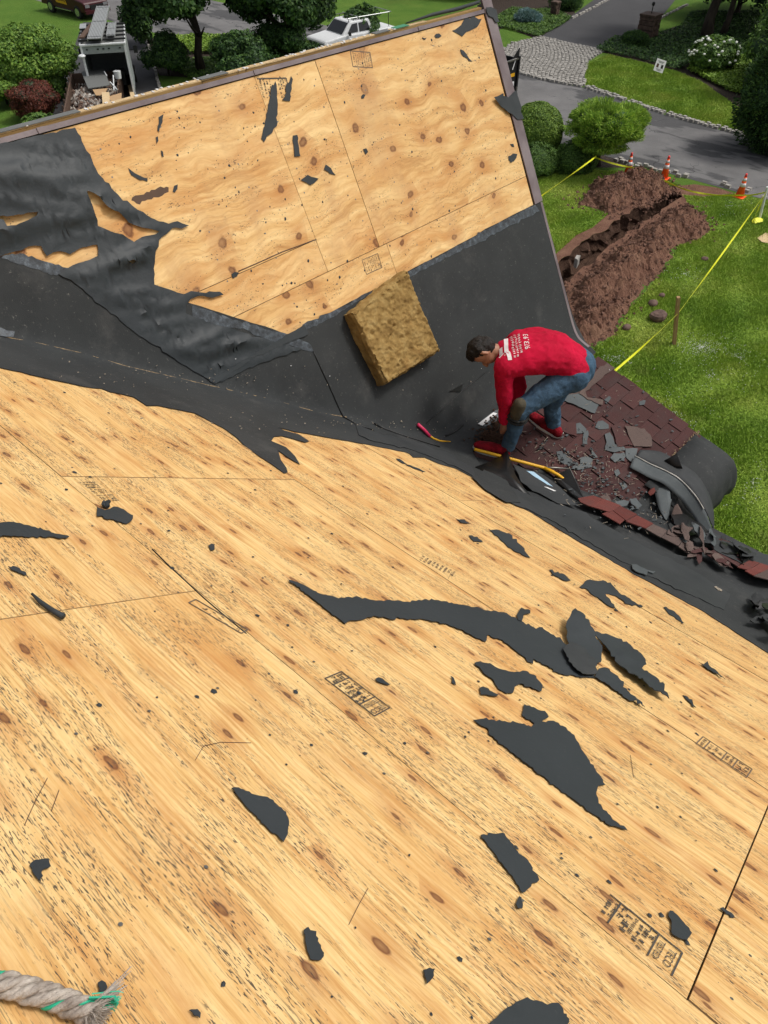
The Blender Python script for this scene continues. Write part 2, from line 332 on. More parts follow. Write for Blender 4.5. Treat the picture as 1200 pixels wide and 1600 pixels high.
# ------------------------------------------------------------------ roof surface: main slope falls to +x, dormer slope falls to -y, both flare at the eave
def sm(t): t = max(0, min(1, t)); return t*t*(3-2*t)
TA, X0, X1, SE = .6669, 3.45, 3.95, .47
def zA(x):
    if x < X0: return H - 1.2489 - TA*x
    z = H - 1.2489 - TA*X0
    t = min(x, X1) - X0; L = X1 - X0; u = t/L
    z -= TA*t + (SE-TA)*L*(u**3 - u**4/2)
    if x > X1: z -= SE*(x-X1)
    return z
TB = math.tan(R(62.5)); CB = math.cos(R(62.5)); SB = math.sin(R(62.5))
def smax(a, b, k): return max(a, b) + k*math.log(1+math.exp(-abs(a-b)/k))
def zB(y): return smax(TB*y - 4.2626/CB, -4.56+.295*y, .045) + H - .01
def S(x, y): return smax(zA(x), zB(y), .022)
def nrm(x, y, e=.004):
    a = S(x+e, y)-S(x-e, y); b = S(x, y+e)-S(x, y-e); return Vector((-a/(2*e), -b/(2*e), 1)).normalized()
def hit(px, py, lift=0.0, surf=S):
    r = ray(px, py); t = .9; f = lambda t: H + r.z*t - surf(r.x*t, r.y*t) - lift
    while f(t) > 0 and t < 12: t += .06
    a, b = t-.06, t
    for _ in range(18):
        m = (a+b)/2
        if f(m) > 0: a = m
        else: b = m
    return CAM + r*b
def fit(px, py, up):                        # point on the roof pushed out along its normal
    p = hit(px, py); return p + nrm(p.x, p.y)*up
P3 = lambda x, y: H - 4.56 + .295*y          # the low slope continued past the eave
def cv(l, ox=0, oy=0, s=1): return [(ox+x/s, oy+y/s) for x, y in l]
def jag(poly, step, amp, seed=0):
    rr = random.Random(seed); out = []
    for (x0, y0), (x1, y1) in zip(poly, poly[1:]+poly[:1]):
        L = math.hypot(x1-x0, y1-y0); n = max(1, int(L/step)); out.append((x0, y0))
        for i in range(1, n):
            t = (i + rr.uniform(-.3, .3))/n; a = rr.gauss(0, amp); out.append((x0+(x1-x0)*t - (y1-y0)/L*a, y0+(y1-y0)*t + (x1-x0)/L*a))
    return out
def cdt(loops, dx, dy):
    xs = [p[0] for p in loops[0]]; ys = [p[1] for p in loops[0]]; pts = []; faces = []
    for lp in loops: k = len(pts); pts += lp; faces.append(list(range(k, k+len(lp))))
    def inside(x, y, lp):
        c = False; j = len(lp)-1
        for i in range(len(lp)):
            xi, yi = lp[i]; xj, yj = lp[j]
            if (yi > y) != (yj > y) and x < (xj-xi)*(y-yi)/(yj-yi)+xi: c = not c
            j = i
        return c
    g = []
    if dx:
        x = min(xs)+dx*.5
        while x < max(xs):
            y = min(ys)+dy*.5
            while y < max(ys):
                q = (x+random.uniform(-.2, .2)*dx, y+random.uniform(-.2, .2)*dy)
                if inside(*q, loops[0]) and not any(inside(*q, h) for h in loops[1:]): g.append(q)
                y += dy
            x += dx
    r = delaunay_2d_cdt([Vector(p) for p in pts+g], [], faces, 0, 1e-6)
    V = r[0]; out = []
    for f in r[2]:
        c = sum((V[i] for i in f), Vector((0, 0)))/len(f)
        if inside(c.x, c.y, loops[0]) and not any(inside(c.x, c.y, h) for h in loops[1:]): out.append(tuple(f))
    return V, out
def wrk(x, y, z, amp, f=4.0):
    v = Vector((x, y, z)); n1 = noise.noise(v*f); n2 = noise.noise(v*f*2.7+Vector((9, 3, 1)))
    return amp*((1-abs(n1)*2.2)*.6 + n2*.5)
def sheet(name, poly, m, parent=None, lift=.004, thick=.002, wr=0, wf=4, dx=0, dy=0, holes=(), surf=S, js=9, ja=1.0, curl=None, seed=None):
    seed = len(bpy.data.objects) if seed is None else seed
    lp = []
    for k, q in enumerate([poly]+list(holes)):
        pj = jag(q, js, ja, seed+k) if js else q
        lp.append([(h.x, h.y) for h in (hit(a, b, 0, surf) for a, b in pj)])
    V, fs = cdt(lp, dx, dy); vv = []
    for p in V:
        z = surf(p.x, p.y); n = nrm(p.x, p.y); l = lift + (max(-lift*.6, wrk(p.x, p.y, z, wr, wf)) if wr else 0) + (curl(p.x, p.y) if curl else 0)
        vv.append(Vector((p.x, p.y, z)) + n*l)
    # wind upward
    ff = []
    for f in fs:
        a, b, c = V[f[0]], V[f[1]], V[f[2]]; ff.append(f if (b.x-a.x)*(c.y-a.y)-(b.y-a.y)*(c.x-a.x) > 0 else f[::-1])
    o = obj(name, vv, ff, m, parent, smooth=bool(wr or curl))
    if thick: s = o.modifiers.new('thickness', 'SOLIDIFY'); s.thickness = thick; s.offset = -1; es = o.modifiers.new('crisp', 'EDGE_SPLIT'); es.split_angle = R(50)
    return o

# ------------------------------------------------------------------ ground, street, driveways
def ground_sheet(name, pts, z, m, label=None):
    return tag(obj(name, [(p.x, p.y, z) for p in pts], [tuple(range(len(pts)))], m), kind='structure')
TR = [gp(*q) for q in ((880, 400), (925, 370), (975, 335), (1030, 303), (1052, 297), (1062, 303), (1058, 312), (1000, 352), (950, 388), (905, 425), (860, 470), (850, 440))]
L_ = 260; outer = [(-L_, -L_), (L_, -L_), (L_, L_), (-L_, L_)]
TR2 = []
for i, p in enumerate(TR):
    q = TR[(i+1) % len(TR)]; n = max(1, int((q-p).length/.28))
    for k in range(n):
        v = p.lerp(q, k/n); v = v + Vector((noise.noise(v*1.7), noise.noise(v*1.7+Vector((5, 5, 5))), 0))*.26; TR2.append(v)
TR = TR2
V, fs = cdt([outer, [(p.x, p.y) for p in TR]], 0, 0)
tag(obj('lawn', [(p.x, p.y, 0) for p in V], fs, M['lawn']), kind='structure')
SX0, SX1 = 32.5, 39.8
def quad(x0, y0, x1, y1): return [Vector((x0, y0)), Vector((x1, y0)), Vector((x1, y1)), Vector((x0, y1))]
kf = [gp(*q) for q in ((1215, 226), (1125, 203), (1040, 180), (980, 160), (913, 137), (860, 128), (780, 106))]
ground_sheet('street', [Vector((SX0, -120)), Vector((39., -120))] + kf + [Vector((41.5, 40)), Vector((40.5, 160)), Vector((SX0, 160))], .008, M['asphalt'])
dv = [gp(*q) for q in ((845, 58), (945, 80), (1000, 58), (1035, 25), (1075, -25), (955, -20), (900, 20))]
ground_sheet('driveway_across_street', dv, .012, M['asphalt_new'])
ap = [gp(*q) for q in ((780, 82), (800, 68), (845, 58), (945, 80), (920, 95), (914, 110), (913, 135), (860, 128), (780, 106))]
ground_sheet('driveway_apron', ap, .010, M['asphalt'])
dl = [gp(*q) for q in ((262, 190), (245, 120), (232, 70), (215, 35), (130, 35), (110, 90), (60, 250), (270, 260))]
ground_sheet('driveway', dl, .012, M['asphalt_new'])
bed = [gp(*q) for q in ((925, 78), (1000, 60), (1060, 40), (1200, 20), (1260, 60), (1260, 190), (1200, 190), (1150, 165), (1100, 130), (1060, 112), (1000, 96), (950, 84))]
ground_sheet('planting_bed', bed, .006, M['mulch'])
bed2 = [gp(*q) for q in ((760, 55), (790, 42), (840, 62), (900, 25), (890, -5), (750, -20))]
ground_sheet('planting_bed_by_driveway', bed2, .007, M['mulch'])
bed3 = [gp(*q) for q in ((800, 262), (990, 262), (960, 240), (800, 235))]
ground_sheet('planting_bed_under_shrubs', bed3, .006, M['mulch'])
bed4 = [gp(*q) for q in ((205, 60), (420, 60), (470, 100), (420, 130), (250, 118))]
ground_sheet('planting_bed_under_trees', bed4, .006, M['mulch'])
# granite blocks: apron and kerb lines
def inpoly(x, y, P):
    c = False; j = len(P)-1
    for i in range(len(P)):
        if (P[i].y > y) != (P[j].y > y) and x < (P[j].x-P[i].x)*(y-P[i].y)/(P[j].y-P[i].y)+P[i].x: c = not c
        j = i
    return c
mb = MB(); x = 38.; r_ = 0
while x < 52:
    y = 20.; r_ += 1
    while y < 36:
        xx, yy = x, y + (r_ % 2)*.13 + .25*math.sin(x*.8)
        if inpoly(xx, yy, ap): mb.box((xx+random.gauss(0, .012), yy+random.gauss(0, .012), .04+random.uniform(-.012, .018)), (.155, .215, .09), taper=.86)
        y += .265
    x += .21
o = mb.build('cobblestones', M['cobble']); tag(o, kind='stuff')
tag(o, 'fan of pale granite paving blocks at the mouth of the driveway across the street', 'paving')
def kerb(name, pts, label, z=.05, w_=.13, jit=.03, skip=0, seglen=.26, rows=2):
    mb = MB()
    for a, b in zip(pts, pts[1:]):
        d = (b-a); L = d.length; d.normalize(); n = Vector((-d.y, d.x, 0)); k = int(L/seglen)
        for i in range(k):
            for r in range(rows):
                if random.random() < skip: continue
                c = a + d*((i+.5)*seglen) + n*(r*.2+random.gauss(0, jit)); an = random.gauss(0, .12)
                X = Vector((math.cos(an), math.sin(an), 0)); X = (d*X.x + n*X.y); Y = UP.cross(X)
                mb.box((c.x, c.y, z+random.uniform(-.02, .03)), (seglen*.82, .165, .13), (X, Y, UP), .85)
    return tag(mb.build(name, M['cobble']), label, 'kerb', kind='stuff')
G3 = lambda q, z=0: gp(q[0], q[1], z)
kerb('kerb_blocks', [G3(q) for q in ((780, 107), (860, 128), (913, 137), (980, 160), (1040, 180), (1125, 203), (1215, 226))], 'pale granite block kerb along the far side of the street')
kerb('kerb_blocks', [G3(q) for q in ((960, 250), (990, 261), (1035, 272), (1080, 282))], 'broken pale kerb blocks beside the orange cones behind the yew', jit=.12, skip=.3)
kerb('kerb_blocks', [G3(q) for q in ((1122, 290), (1150, 298), (1215, 314))], 'loose kerb blocks by the cone nearest the white post', jit=.14, skip=.3)
kerb('kerb_blocks', [G3(q) for q in ((262, 190), (245, 120), (232, 70), (222, 45))], 'pale kerb line along the driveway beside the box truck', rows=1, seglen=.6, jit=.01)
kerb('kerb_blocks', [G3(q) for q in ((893, 30), (925, 14), (958, -4))], 'pale kerb along the left edge of the driveway across the street', rows=1, seglen=.6, jit=.01)
kerb('kerb_blocks', [G3(q) for q in ((1018, 38), (1045, 22), (1075, 8))], 'pale kerb along the right edge of the driveway behind the pillar', rows=1, seglen=.6, jit=.01)
# trench
cen = Vector((sum(p.x for p in TR)/len(TR), sum(p.y for p in TR)/len(TR), 0))
TR0 = TR
tp = []
for i, p in enumerate(TR):
    q = TR[(i+1) % len(TR)]; n = max(1, int((q-p).length/.3))
    for k in range(n): tp.append(p.lerp(q, k/n))
tv = []; tf = []; LV = 5; axis_a, axis_b = gp(885, 425), gp(1050, 305)
for j in range(LV):
    d = j/(LV-1)
    for p in tp:
        t = max(0, min(1, (p-axis_a).dot(axis_b-axis_a)/(axis_b-axis_a).length_squared)); c = axis_a.lerp(axis_b, t)
        q = p.lerp(c, .12*d + (.03 if j == 0 else 0)*0); nz = noise.fractal(Vector((p.x*2.4, p.y*2.4, j*1.3)), .8, 2, 3)
        q = q + (p-c).normalized()*nz*.18*(1 if 0 < j else 0); q.z = -.75*d + (.0 if j == 0 else nz*.1); tv.append(q)
n = len(tp)
for j in range(LV-1):
    for i in range(n): tf.append((j*n+i, j*n+(i+1) % n, (j+1)*n+(i+1) % n, (j+1)*n+i))
tf.append(tuple((LV-1)*n+i for i in range(n)))
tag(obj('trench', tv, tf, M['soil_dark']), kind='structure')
# soil heaps
def clods(name, spots, m, parent=None):
    V = []; Fc = []; base = np.array([(1, 0, 0), (-1, 0, 0), (0, 1, 0), (0, -1, 0), (0, 0, 1), (0, 0, -1)], float)
    fc = np.array([(0, 2, 4), (2, 1, 4), (1, 3, 4), (3, 0, 4), (2, 0, 5), (1, 2, 5), (3, 1, 5), (0, 3, 5)])
    for k, (x, y, z, s) in enumerate(spots):
        b = base*rng.uniform(.55, 1.15, (6, 3))*s; a = rng.uniform(0, 6.28); c_, s_ = math.cos(a), math.sin(a); tl = rng.uniform(-.6, .6)
        b = b @ np.array([(c_, -s_, 0), (s_, c_, 0), (0, 0, 1)]) @ np.array([(1, 0, 0), (0, math.cos(tl), -math.sin(tl)), (0, math.sin(tl), math.cos(tl))])
        V.append(b + (x, y, z)); Fc.append(fc + 6*k)
    return big(name, np.concatenate(V), np.concatenate(Fc), m, parent)
def heap(label, pts, ridge, hgt, seed, edge):
    P = [gp(*q) for q in pts]; Rg = [gp(*q) for q in ridge]; t = thing('soil_heap', label, 'soil heap', tuple(gp(*ridge[0])))
    xs = [p.x for p in P]; ys = [p.y for p in P]; st = .07
    x0, y0 = min(xs)-.6, min(ys)-.6; nx = int((max(xs)+.6-x0)/st)+1; ny = int((max(ys)+.6-y0)/st)+1
    def de(x, y):
        v = Vector((x, y, 0)); b = 9
        for p, q in zip(P, P[1:]+P[:1]):
            u = max(0, min(1, (v-p).dot(q-p)/(q-p).length_squared)); b = min(b, (v-p.lerp(q, u)).length)
        return b if inpoly(x, y, P) else -b
    Z = {}; hf = {}
    for i in range(nx):
        for j in range(ny):
            x = x0+i*st; y = y0+j*st; d = de(x, y) + noise.fractal(Vector((x*1.6, y*1.6, seed)), .8, 2, 4)*.28
            v = Vector((x, y, 0)); u = sm(d/edge)
            n1 = noise.fractal(Vector((x*.9, y*.9, seed)), 1, 2, 3)*.22 + noise.fractal(Vector((x*3.1, y*3.1, seed+3)), .8, 2, 4)*.12 + (.5-abs(noise.noise(Vector((x*6.3, y*6.3, seed)))))*.10
            z = hgt*u + n1*min(1, max(0, d*2)) if d > 0 else -.05
            Z[i, j] = z
    ids = {}; vv = []; ff = []
    for k, z in Z.items(): ids[k] = len(vv); vv.append((x0+k[0]*st, y0+k[1]*st, z))
    for i in range(nx-1):
        for j in range(ny-1):
            q = [(i, j), (i+1, j), (i+1, j+1), (i, j+1)]
            if max(Z[a] for a in q) > -.04: ff.append(tuple(ids[a] for a in q))
    o = obj('mound', vv, ff, M['soil'], t, smooth=False)
    sp = []
    for _ in range(6500):
        i = rng.integers(0, nx); j = rng.integers(0, ny); z = Z[i, j]; x = x0+i*st+rng.uniform(0, st); y = y0+j*st+rng.uniform(0, st)
        dd_ = -de(x, y)
        if z < -.04 and (rng.random() > .5*math.exp(-dd_*4)): continue
        s = .018 + .085*rng.random()**4; sp.append((x, y, max(z, 0)+s*.2, s))
    tag(clods('clods', sp, M['clod'], t), kind='stuff'); return t
heap('rounded heap of reddish soil beside the first two cones', [(903, 318), (925, 290), (960, 276), (1000, 272), (1035, 283), (1052, 298), (1010, 320), (950, 335)], [(950, 320), (1000, 300)], .42, 3, .8)
heap('long bank of loose reddish soil on the lawn side of the trench', [(1062, 322), (1090, 330), (1112, 350), (1100, 372), (1060, 385), (1040, 420), (1010, 455), (985, 480), (960, 525), (925, 548), (890, 550), (870, 520), (875, 465), (920, 420), (975, 375), (1020, 343)], [(900, 500), (1070, 345)], .42, 8, 1.0)
# rocks
def rock(px, py, s, label, seed):
    p = gp(px, py); mb = MB(); mb.ball((p.x, p.y, s*.45), (s, s*.85, s*.62), 12, 8)
    for k, v in enumerate(mb.v):
        mb.v[k] = v + (v-p).normalized()*noise.noise(v*3.2+Vector((seed, 0, 0)))*s*.45
    tag(mb.build('rock', M['rock'], smooth=False), label, 'rock')
rock(1027, 499, .27, 'largest brown rock on the grass left of the wooden stake', 1)
rock(1020, 477, .17, 'small dark rock at the foot of the soil bank just above the largest rock', 5)
rock(978, 514, .14, 'small brown rock beside the lower end of the soil bank', 9)
rock(1100, 407, .14, 'dark rock lying alone on the lawn right of the soil bank', 12)
rock(1033, 464, .12, 'small stone on the soil bank edge above the stake', 14)
# grass blades on the near lawn
def grass(name, poly, n, avoid, h0=.05):
    P = [gp(*q) for q in poly]; X = np.array([p.x for p in P]); Y = np.array([p.y for p in P])
    def ins(x, y, P):
        c = np.zeros(len(x), bool); j = len(P)-1
        for i in range(len(P)):
            xi, yi, xj, yj = P[i].x, P[i].y, P[j].x, P[j].y
            m = ((yi > y) != (yj > y)) & (x < (xj-xi)*(y-yi)/(yj-yi+1e-12)+xi); c ^= m; j = i
        return c
    x = rng.uniform(X.min(), X.max(), n); y = rng.uniform(Y.min(), Y.max(), n); k = ins(x, y, P)
    for a in avoid: k &= ~ins(x, y, a)
    x = x[k]; y = y[k]; n = len(x); a = rng.uniform(0, 6.283, n); h = h0*rng.uniform(.5, 1.5, n)*(1+.5*np.sin(x*1.7+np.sin(y*1.3)*2)*np.sin(y*2.1)); wd = rng.uniform(.010, .022, n)
    lx = rng.normal(0, .035, n); ly = rng.normal(0, .035, n)
    V = np.zeros((n, 3, 3)); V[:, 0, 0] = x-np.cos(a)*wd; V[:, 0, 1] = y-np.sin(a)*wd; V[:, 1, 0] = x+np.cos(a)*wd; V[:, 1, 1] = y+np.sin(a)*wd
    V[:, 2, 0] = x+lx; V[:, 2, 1] = y+ly; V[:, 2, 2] = h; V[:, :2, 2] = .0
    return big(name, V.reshape(-1, 3), np.arange(3*n).reshape(-1, 3), M['blades'])
HP = [[gp(*q) for q in l] for l in ([(903, 318), (925, 290), (960, 276), (1000, 272), (1035, 283), (1052, 298), (1010, 320), (950, 335)],
      [(1062, 322), (1090, 330), (1112, 350), (1100, 372), (1060, 385), (1040, 420), (1010, 455), (985, 480), (960, 525), (925, 548), (890, 550), (870, 520), (875, 465), (920, 420), (975, 375), (1020, 343)])]
HP.append([gp(*q) for q in ((850, 412), (874, 392), (900, 368), (925, 356), (950, 335), (975, 322), (1040, 290), (1062, 296), (1078, 322), (1040, 350), (960, 400), (925, 430), (900, 470), (880, 560), (850, 560), (840, 450))])
HP.append([gp(*q) for q in ((1045, 292), (1062, 305), (1100, 309), (1150, 303), (1120, 293), (1085, 288))])
V, fs = cdt([[(p.x, p.y) for p in HP[2]], [(p.x, p.y) for p in TR]], 0, 0) if 0 else cdt([[(p.x, p.y) for p in HP[2]]], 0, 0)
bsx = [p for p in HP[2]]
V, fs = cdt([[(p.x, p.y) for p in bsx], [(cen.x+(p.x-cen.x)*.999, cen.y+(p.y-cen.y)*.999) for p in TR]], 0, 0)
tag(obj('bare_soil', [(p.x, p.y, .006) for p in V], fs, M['soil']), kind='structure')
ground_sheet('bare_soil', HP[3], .005, M['soil'])
tag(grass('grass', [(830, 262), (980, 268), (1060, 290), (1125, 300), (1230, 318), (1260, 520), (1290, 1050), (1000, 900), (900, 700), (840, 480)], 1300000, HP+[TR, [gp(*q) for q in ((800, 262), (990, 262), (960, 240), (800, 235))]]), 'short bright lawn grass between the house and the street', 'grass', kind='stuff')
tag(grass('grass', [(914, 136), (916, 100), (950, 86), (1000, 97), (1060, 113), (1100, 131), (1150, 167), (1230, 200), (1230, 228), (1130, 202), (1040, 178), (980, 158)], 170000, [], .07), 'mown lawn grass with the small sign across the street', 'grass', kind='stuff')
# clover
sp = []
for (cx, cy, rx, ry, n_) in ((1095, 545, 42, 18, 420), (1130, 325, 50, 14, 240), (1050, 650, 70, 50, 320), (1150, 560, 45, 30, 200), (960, 560, 30, 14, 160), (1070, 430, 30, 14, 90), (1175, 760, 40, 60, 140), (1110, 590, 60, 30, 120)):
    for _ in range(n_):
        a = rng.uniform(0, 6.28); q = abs(rng.normal())*.75; p = gp(cx+rx*q*math.cos(a), cy+ry*q*math.sin(a))
        if noise.noise(Vector((p.x*1.3, p.y*1.3, 4))) > -.15 and not any(inpoly(p.x, p.y, h_) for h_ in HP): sp.append((p.x, p.y, .06, rng.uniform(.007, .014)))
tag(clods('clover_flowers', sp, M['petal']), 'white clover flowers dotted through the near lawn', 'clover', kind='stuff')

# ------------------------------------------------------------------ plants
def leaves(name, m, blobs, n, size, asp=.6, parent=None, up=.3, shell=.35, needle=False, amp=.20):
    V = []; tot = sum(b[3]*b[4]*b[5] for b in blobs)**1
    for (cx, cy, cz, rx, ry, rz) in blobs:
        k = int(n*rx*ry*rz/tot); d = rng.normal(size=(k, 3)); d /= np.linalg.norm(d, axis=1)[:, None]
        rad = 1-shell*rng.random(k)**1.6
        # uneven outline made of clumps
        nc = 90; cdv = rng.normal(size=(nc, 3)); cdv /= np.linalg.norm(cdv, axis=1)[:, None]; cw = rng.uniform(-amp, amp*.6, nc)
        idx = np.argmax(d @ cdv.T, axis=1); dd = (d*cdv[idx]).sum(1); rad = rad*(1+cw[idx]+.10*(dd-.9)*4)
        c = np.array((cx, cy, cz)) + d*rad[:, None]*np.array((rx, ry, rz))
        nn = d*1.0 + rng.normal(size=(k, 3))*.55 + np.array((0, 0, up)); nn /= np.linalg.norm(nn, axis=1)[:, None]
        t = np.cross(nn, rng.normal(size=(k, 3))); t /= np.linalg.norm(t, axis=1)[:, None]
        if needle: t = d + rng.normal(size=(k, 3))*.45 + np.array((0, 0, .25)); t /= np.linalg.norm(t, axis=1)[:, None]; nn = np.cross(t, rng.normal(size=(k, 3))); nn /= np.linalg.norm(nn, axis=1)[:, None]
        b = np.cross(nn, t); s = (size*rng.uniform(.6, 1.35, k))[:, None]
        q = np.stack([c-t*s, c-b*s*asp, c+t*s, c+b*s*asp], 1); V.append(q)
    V = np.concatenate(V); V[..., 2] = np.maximum(V[..., 2], .01); k = len(V)
    return big(name, V.reshape(-1, 3), np.arange(4*k).reshape(-1, 4), m, parent)
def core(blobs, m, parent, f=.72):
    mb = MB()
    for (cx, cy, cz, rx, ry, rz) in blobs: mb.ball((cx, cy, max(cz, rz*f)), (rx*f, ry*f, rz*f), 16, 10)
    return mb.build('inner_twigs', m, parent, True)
def subblobs(c, r, k, f=.55, seed=1):
    rr = random.Random(seed); out = []
    for i in range(k):
        a = rr.uniform(0, 6.28); b = rr.uniform(-.6, 1); q = math.sqrt(1-min(1, b*b)); s = f*rr.uniform(.75, 1.2)
        out.append((c[0]+r[0]*.62*q*math.cos(a), c[1]+r[1]*.62*q*math.sin(a), c[2]+r[2]*.62*b, r[0]*s, r[1]*s, r[2]*s*.8))
    return out
def trunk(mb, base, top, r, seed, limbs=5, spread=2.):
    rr = random.Random(seed); p0, p1 = Vector(base), Vector(top); pts = [p0.lerp(p1, i/6)+Vector((rr.gauss(0, .06), rr.gauss(0, .06), 0))*(i > 0) for i in range(7)]
    mb.tube(pts, [r*(1.35 if i == 0 else 1-.09*i) for i in range(7)], 10)
    for k in range(limbs):
        s = pts[2+k % 4]; a = rr.uniform(0, 6.28); e = s + Vector((math.cos(a)*spread, math.sin(a)*spread, rr.uniform(.5, 1.6)*spread*.5))
        mb.tube([s, s.lerp(e, .5)+Vector((0, 0, -.1)), e], [r*.42, r*.28, r*.12], 6)
def plant(name, label, cat, pos, blobs, m, n, size, group=None, tr=None, inner=True, crown='crown', **kw):
    t = thing(name, label, cat, (pos.x, pos.y, 0), group)
    leaves(crown, M[m], blobs, n, size, parent=t, **kw)
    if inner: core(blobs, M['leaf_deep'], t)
    mb = MB()
    if tr: trunk(mb, (pos.x, pos.y, -.05), (pos.x+tr[2], pos.y+tr[3], tr[0]), tr[1], hash(label) % 97 if 0 else len(label), *tr[4:])
    else: mb.tube([(pos.x, pos.y, 0), (pos.x, pos.y, max(.3, blobs[0][2]))], [.06, .03], 6)
    mb.build('trunk' if tr else 'stem', M['bark'], t, True); return t
def at(px, py, z=0): return gp(px, py, z)
p = at(838, 250); c = at(838, 208, 1.1)
plant('globe_shrub', 'tightly clipped round green shrub touching the edge of the roof', 'shrub', p, [(c.x, c.y, 1.15, 1.12, 1.12, 1.12)], 'leaf_box', 52000, .034, shell=.12, up=.1, amp=.05)
c = at(838, 250, .5)
plant('low_shrub', 'loose dark green shrub in front of the clipped globe', 'shrub', c, [(c.x, c.y, .45, 1.1, .9, .65)], 'leaf_mid', 26000, .032, shell=.3)
p = at(935, 258); c = at(948, 196, 1.75)
yew = [(c.x, c.y, 1.75, 1.5, 1.5, .8)] + subblobs((c.x, c.y, 1.75), (1.8, 1.8, 1.0), 26, .30, 4)
plant('spreading_yew', 'wide umbrella shaped bright green yew on a short dark trunk by the street', 'shrub', p, yew, 'leaf_yew', 90000, .085, asp=.15, needle=True, shell=.4, tr=(1.6, .12, -.2, .2, 6, .9), inner=True, amp=.42)
c = at(900, 250, .4)
plant('low_shrub', 'low dark shrub tucked under the left side of the spreading yew', 'shrub', c, [(c.x, c.y, .5, 1.0, .8, .7)], 'leaf_mid', 22000, .035, shell=.35)
# left garden
c = at(55, 92, 1.6); b = subblobs((c.x, c.y, 1.7), (2.5, 2.5, 1.7), 22, .34, 6)
plant('leafy_bush', 'large bright green leafy bush left of the box truck', 'bush', Vector((c.x, c.y, 0)), b, 'leaf_bright', 34000, .075, shell=.75, tr=(1.4, .1, 0, 0, 5, 1.2), inner=False)
c = at(2, 132, .9); b = subblobs((c.x-.2, c.y, .9), (1.4, 1.4, .9), 14, .38, 9)
plant('leafy_bush', 'smaller green bush at the left edge below the large leafy bush', 'bush', Vector((c.x, c.y, 0)), b, 'leaf_bright', 16000, .08, shell=.5)
c = at(52, 150, 1.0); b = [(c.x, c.y, .8, 1.1, 1.1, .8)] + subblobs((c.x, c.y, .9), (1.35, 1.35, .9), 10, .36, 3)
plant('red_maple', 'dark red laceleaf maple beside the debris trailer', 'tree', Vector((c.x, c.y, 0)), b, 'leaf_red', 22000, .06, asp=.3, shell=.5, tr=(.8, .08, 0, 0, 5, .8))
c = at(60, 192, .5); plant('low_shrub', 'small green shrub in front of the red maple by the roof edge', 'shrub', c, [(c.x, c.y, .4, .8, .6, .5)], 'leaf_mid', 9000, .07, shell=.6)
c = at(85, 132, .7); plant('low_shrub', 'green shrub between the red maple and the trailer', 'shrub', c, [(c.x, c.y, .7, .6, .6, .7)], 'leaf_mid', 8000, .07, shell=.6)
# centre trees
p = at(315, 112); c = at(310, 15, 4.2); b = subblobs((p.x, p.y, 4.6), (3.6, 3.6, 2.4), 16, .42, 21)
plant('shade_tree', 'dark leafy tree with a bare trunk right of the box truck', 'tree', p, b, 'leaf_dark', 42000, .12, shell=.7, tr=(5.5, .24, 0, 0, 9, 2.4), inner=False)
p = at(235, 70); b = subblobs((p.x, p.y, 1.9), (1.5, 1.5, 2.4), 9, .5, 5)
plant('conifer', 'loose dark green tree overhanging the driveway kerb', 'tree', p, b, 'leaf_dark', 18000, .10, shell=.6, tr=(3, .14, 0, 0, 6, 1.2))
p = at(455, 108); b = subblobs((p.x, p.y, 4.0), (3.0, 3.0, 3.0), 15, .45, 31)
plant('shade_tree', 'dense dark tree left of the white pickup', 'tree', p, b, 'leaf_dark', 42000, .12, shell=.7, tr=(5.5, .3, 0, 0, 9, 2.4), inner=False)
p = at(380, 118, .6); b = subblobs((p.x, p.y, 1.2), (1.7, 1.7, 1.5), 14, .42, 51)
plant('evergreen_shrub', 'round dark evergreen against the roof ridge below the centre trees', 'shrub', p, b, 'leaf_dark', 30000, .075, shell=.6, amp=.35)
p = at(445, 95, .6); b = subblobs((p.x, p.y, 1.2), (1.9, 1.9, 1.5), 14, .42, 52)
plant('evergreen_shrub', 'broad dark evergreen beneath the dense tree by the pickup', 'shrub', p, b, 'leaf_dark', 30000, .075, shell=.6, amp=.35)
p = at(262, 105, .4); b = subblobs((p.x, p.y, 1.1), (1.35, 1.35, 1.3), 12, .42, 53)
plant('evergreen_shrub', 'dark evergreen beside the driveway kerb near the roof ridge', 'shrub', p, b, 'leaf_dark', 24000, .07, shell=.6, amp=.35)
p = at(562, 62, .4); c = at(562, 48, 1.); b = [(c.x, c.y, 1.0, 1.3, 1.3, 1.2)]
plant('evergreen_shrub', 'dark round evergreen hiding the back of the white pickup', 'shrub', p, b, 'leaf_dark', 24000, .07, shell=.6, amp=.35)
# ground cover
def cover(label, poly, m, n, size, h):
    P = [gp(*q) for q in poly]; V = []; xs = [p.x for p in P]; ys = [p.y for p in P]
    while len(V) < n:
        x = random.uniform(min(xs), max(xs)); y = random.uniform(min(ys), max(ys))
        if inpoly(x, y, P): V.append((x, y, h*(.4+.6*random.random())*(1+.4*noise.noise(Vector((x, y, 0))))))
    c = np.array(V); k = len(c); nn = rng.normal(size=(k, 3))*.5+np.array((0, 0, 1)); nn /= np.linalg.norm(nn, axis=1)[:, None]
    t = np.cross(nn, rng.normal(size=(k, 3))); t /= np.linalg.norm(t, axis=1)[:, None]; b = np.cross(nn, t); s = (size*rng.uniform(.6, 1.3, k))[:, None]
    q = np.stack([c-t*s, c-b*s*.5, c+t*s, c+b*s*.5], 1)
    return tag(big('ground_cover', q.reshape(-1, 3), np.arange(4*k).reshape(-1, 4), M[m]), label, 'ground cover', kind='stuff')
cover('bright green ground cover beside the dark conifer across the street', [(1073, 112), (1090, 98), (1160, 92), (1210, 110), (1210, 150), (1172, 155), (1130, 140), (1100, 125)], 'leaf_cover', 15000, .09, .28)
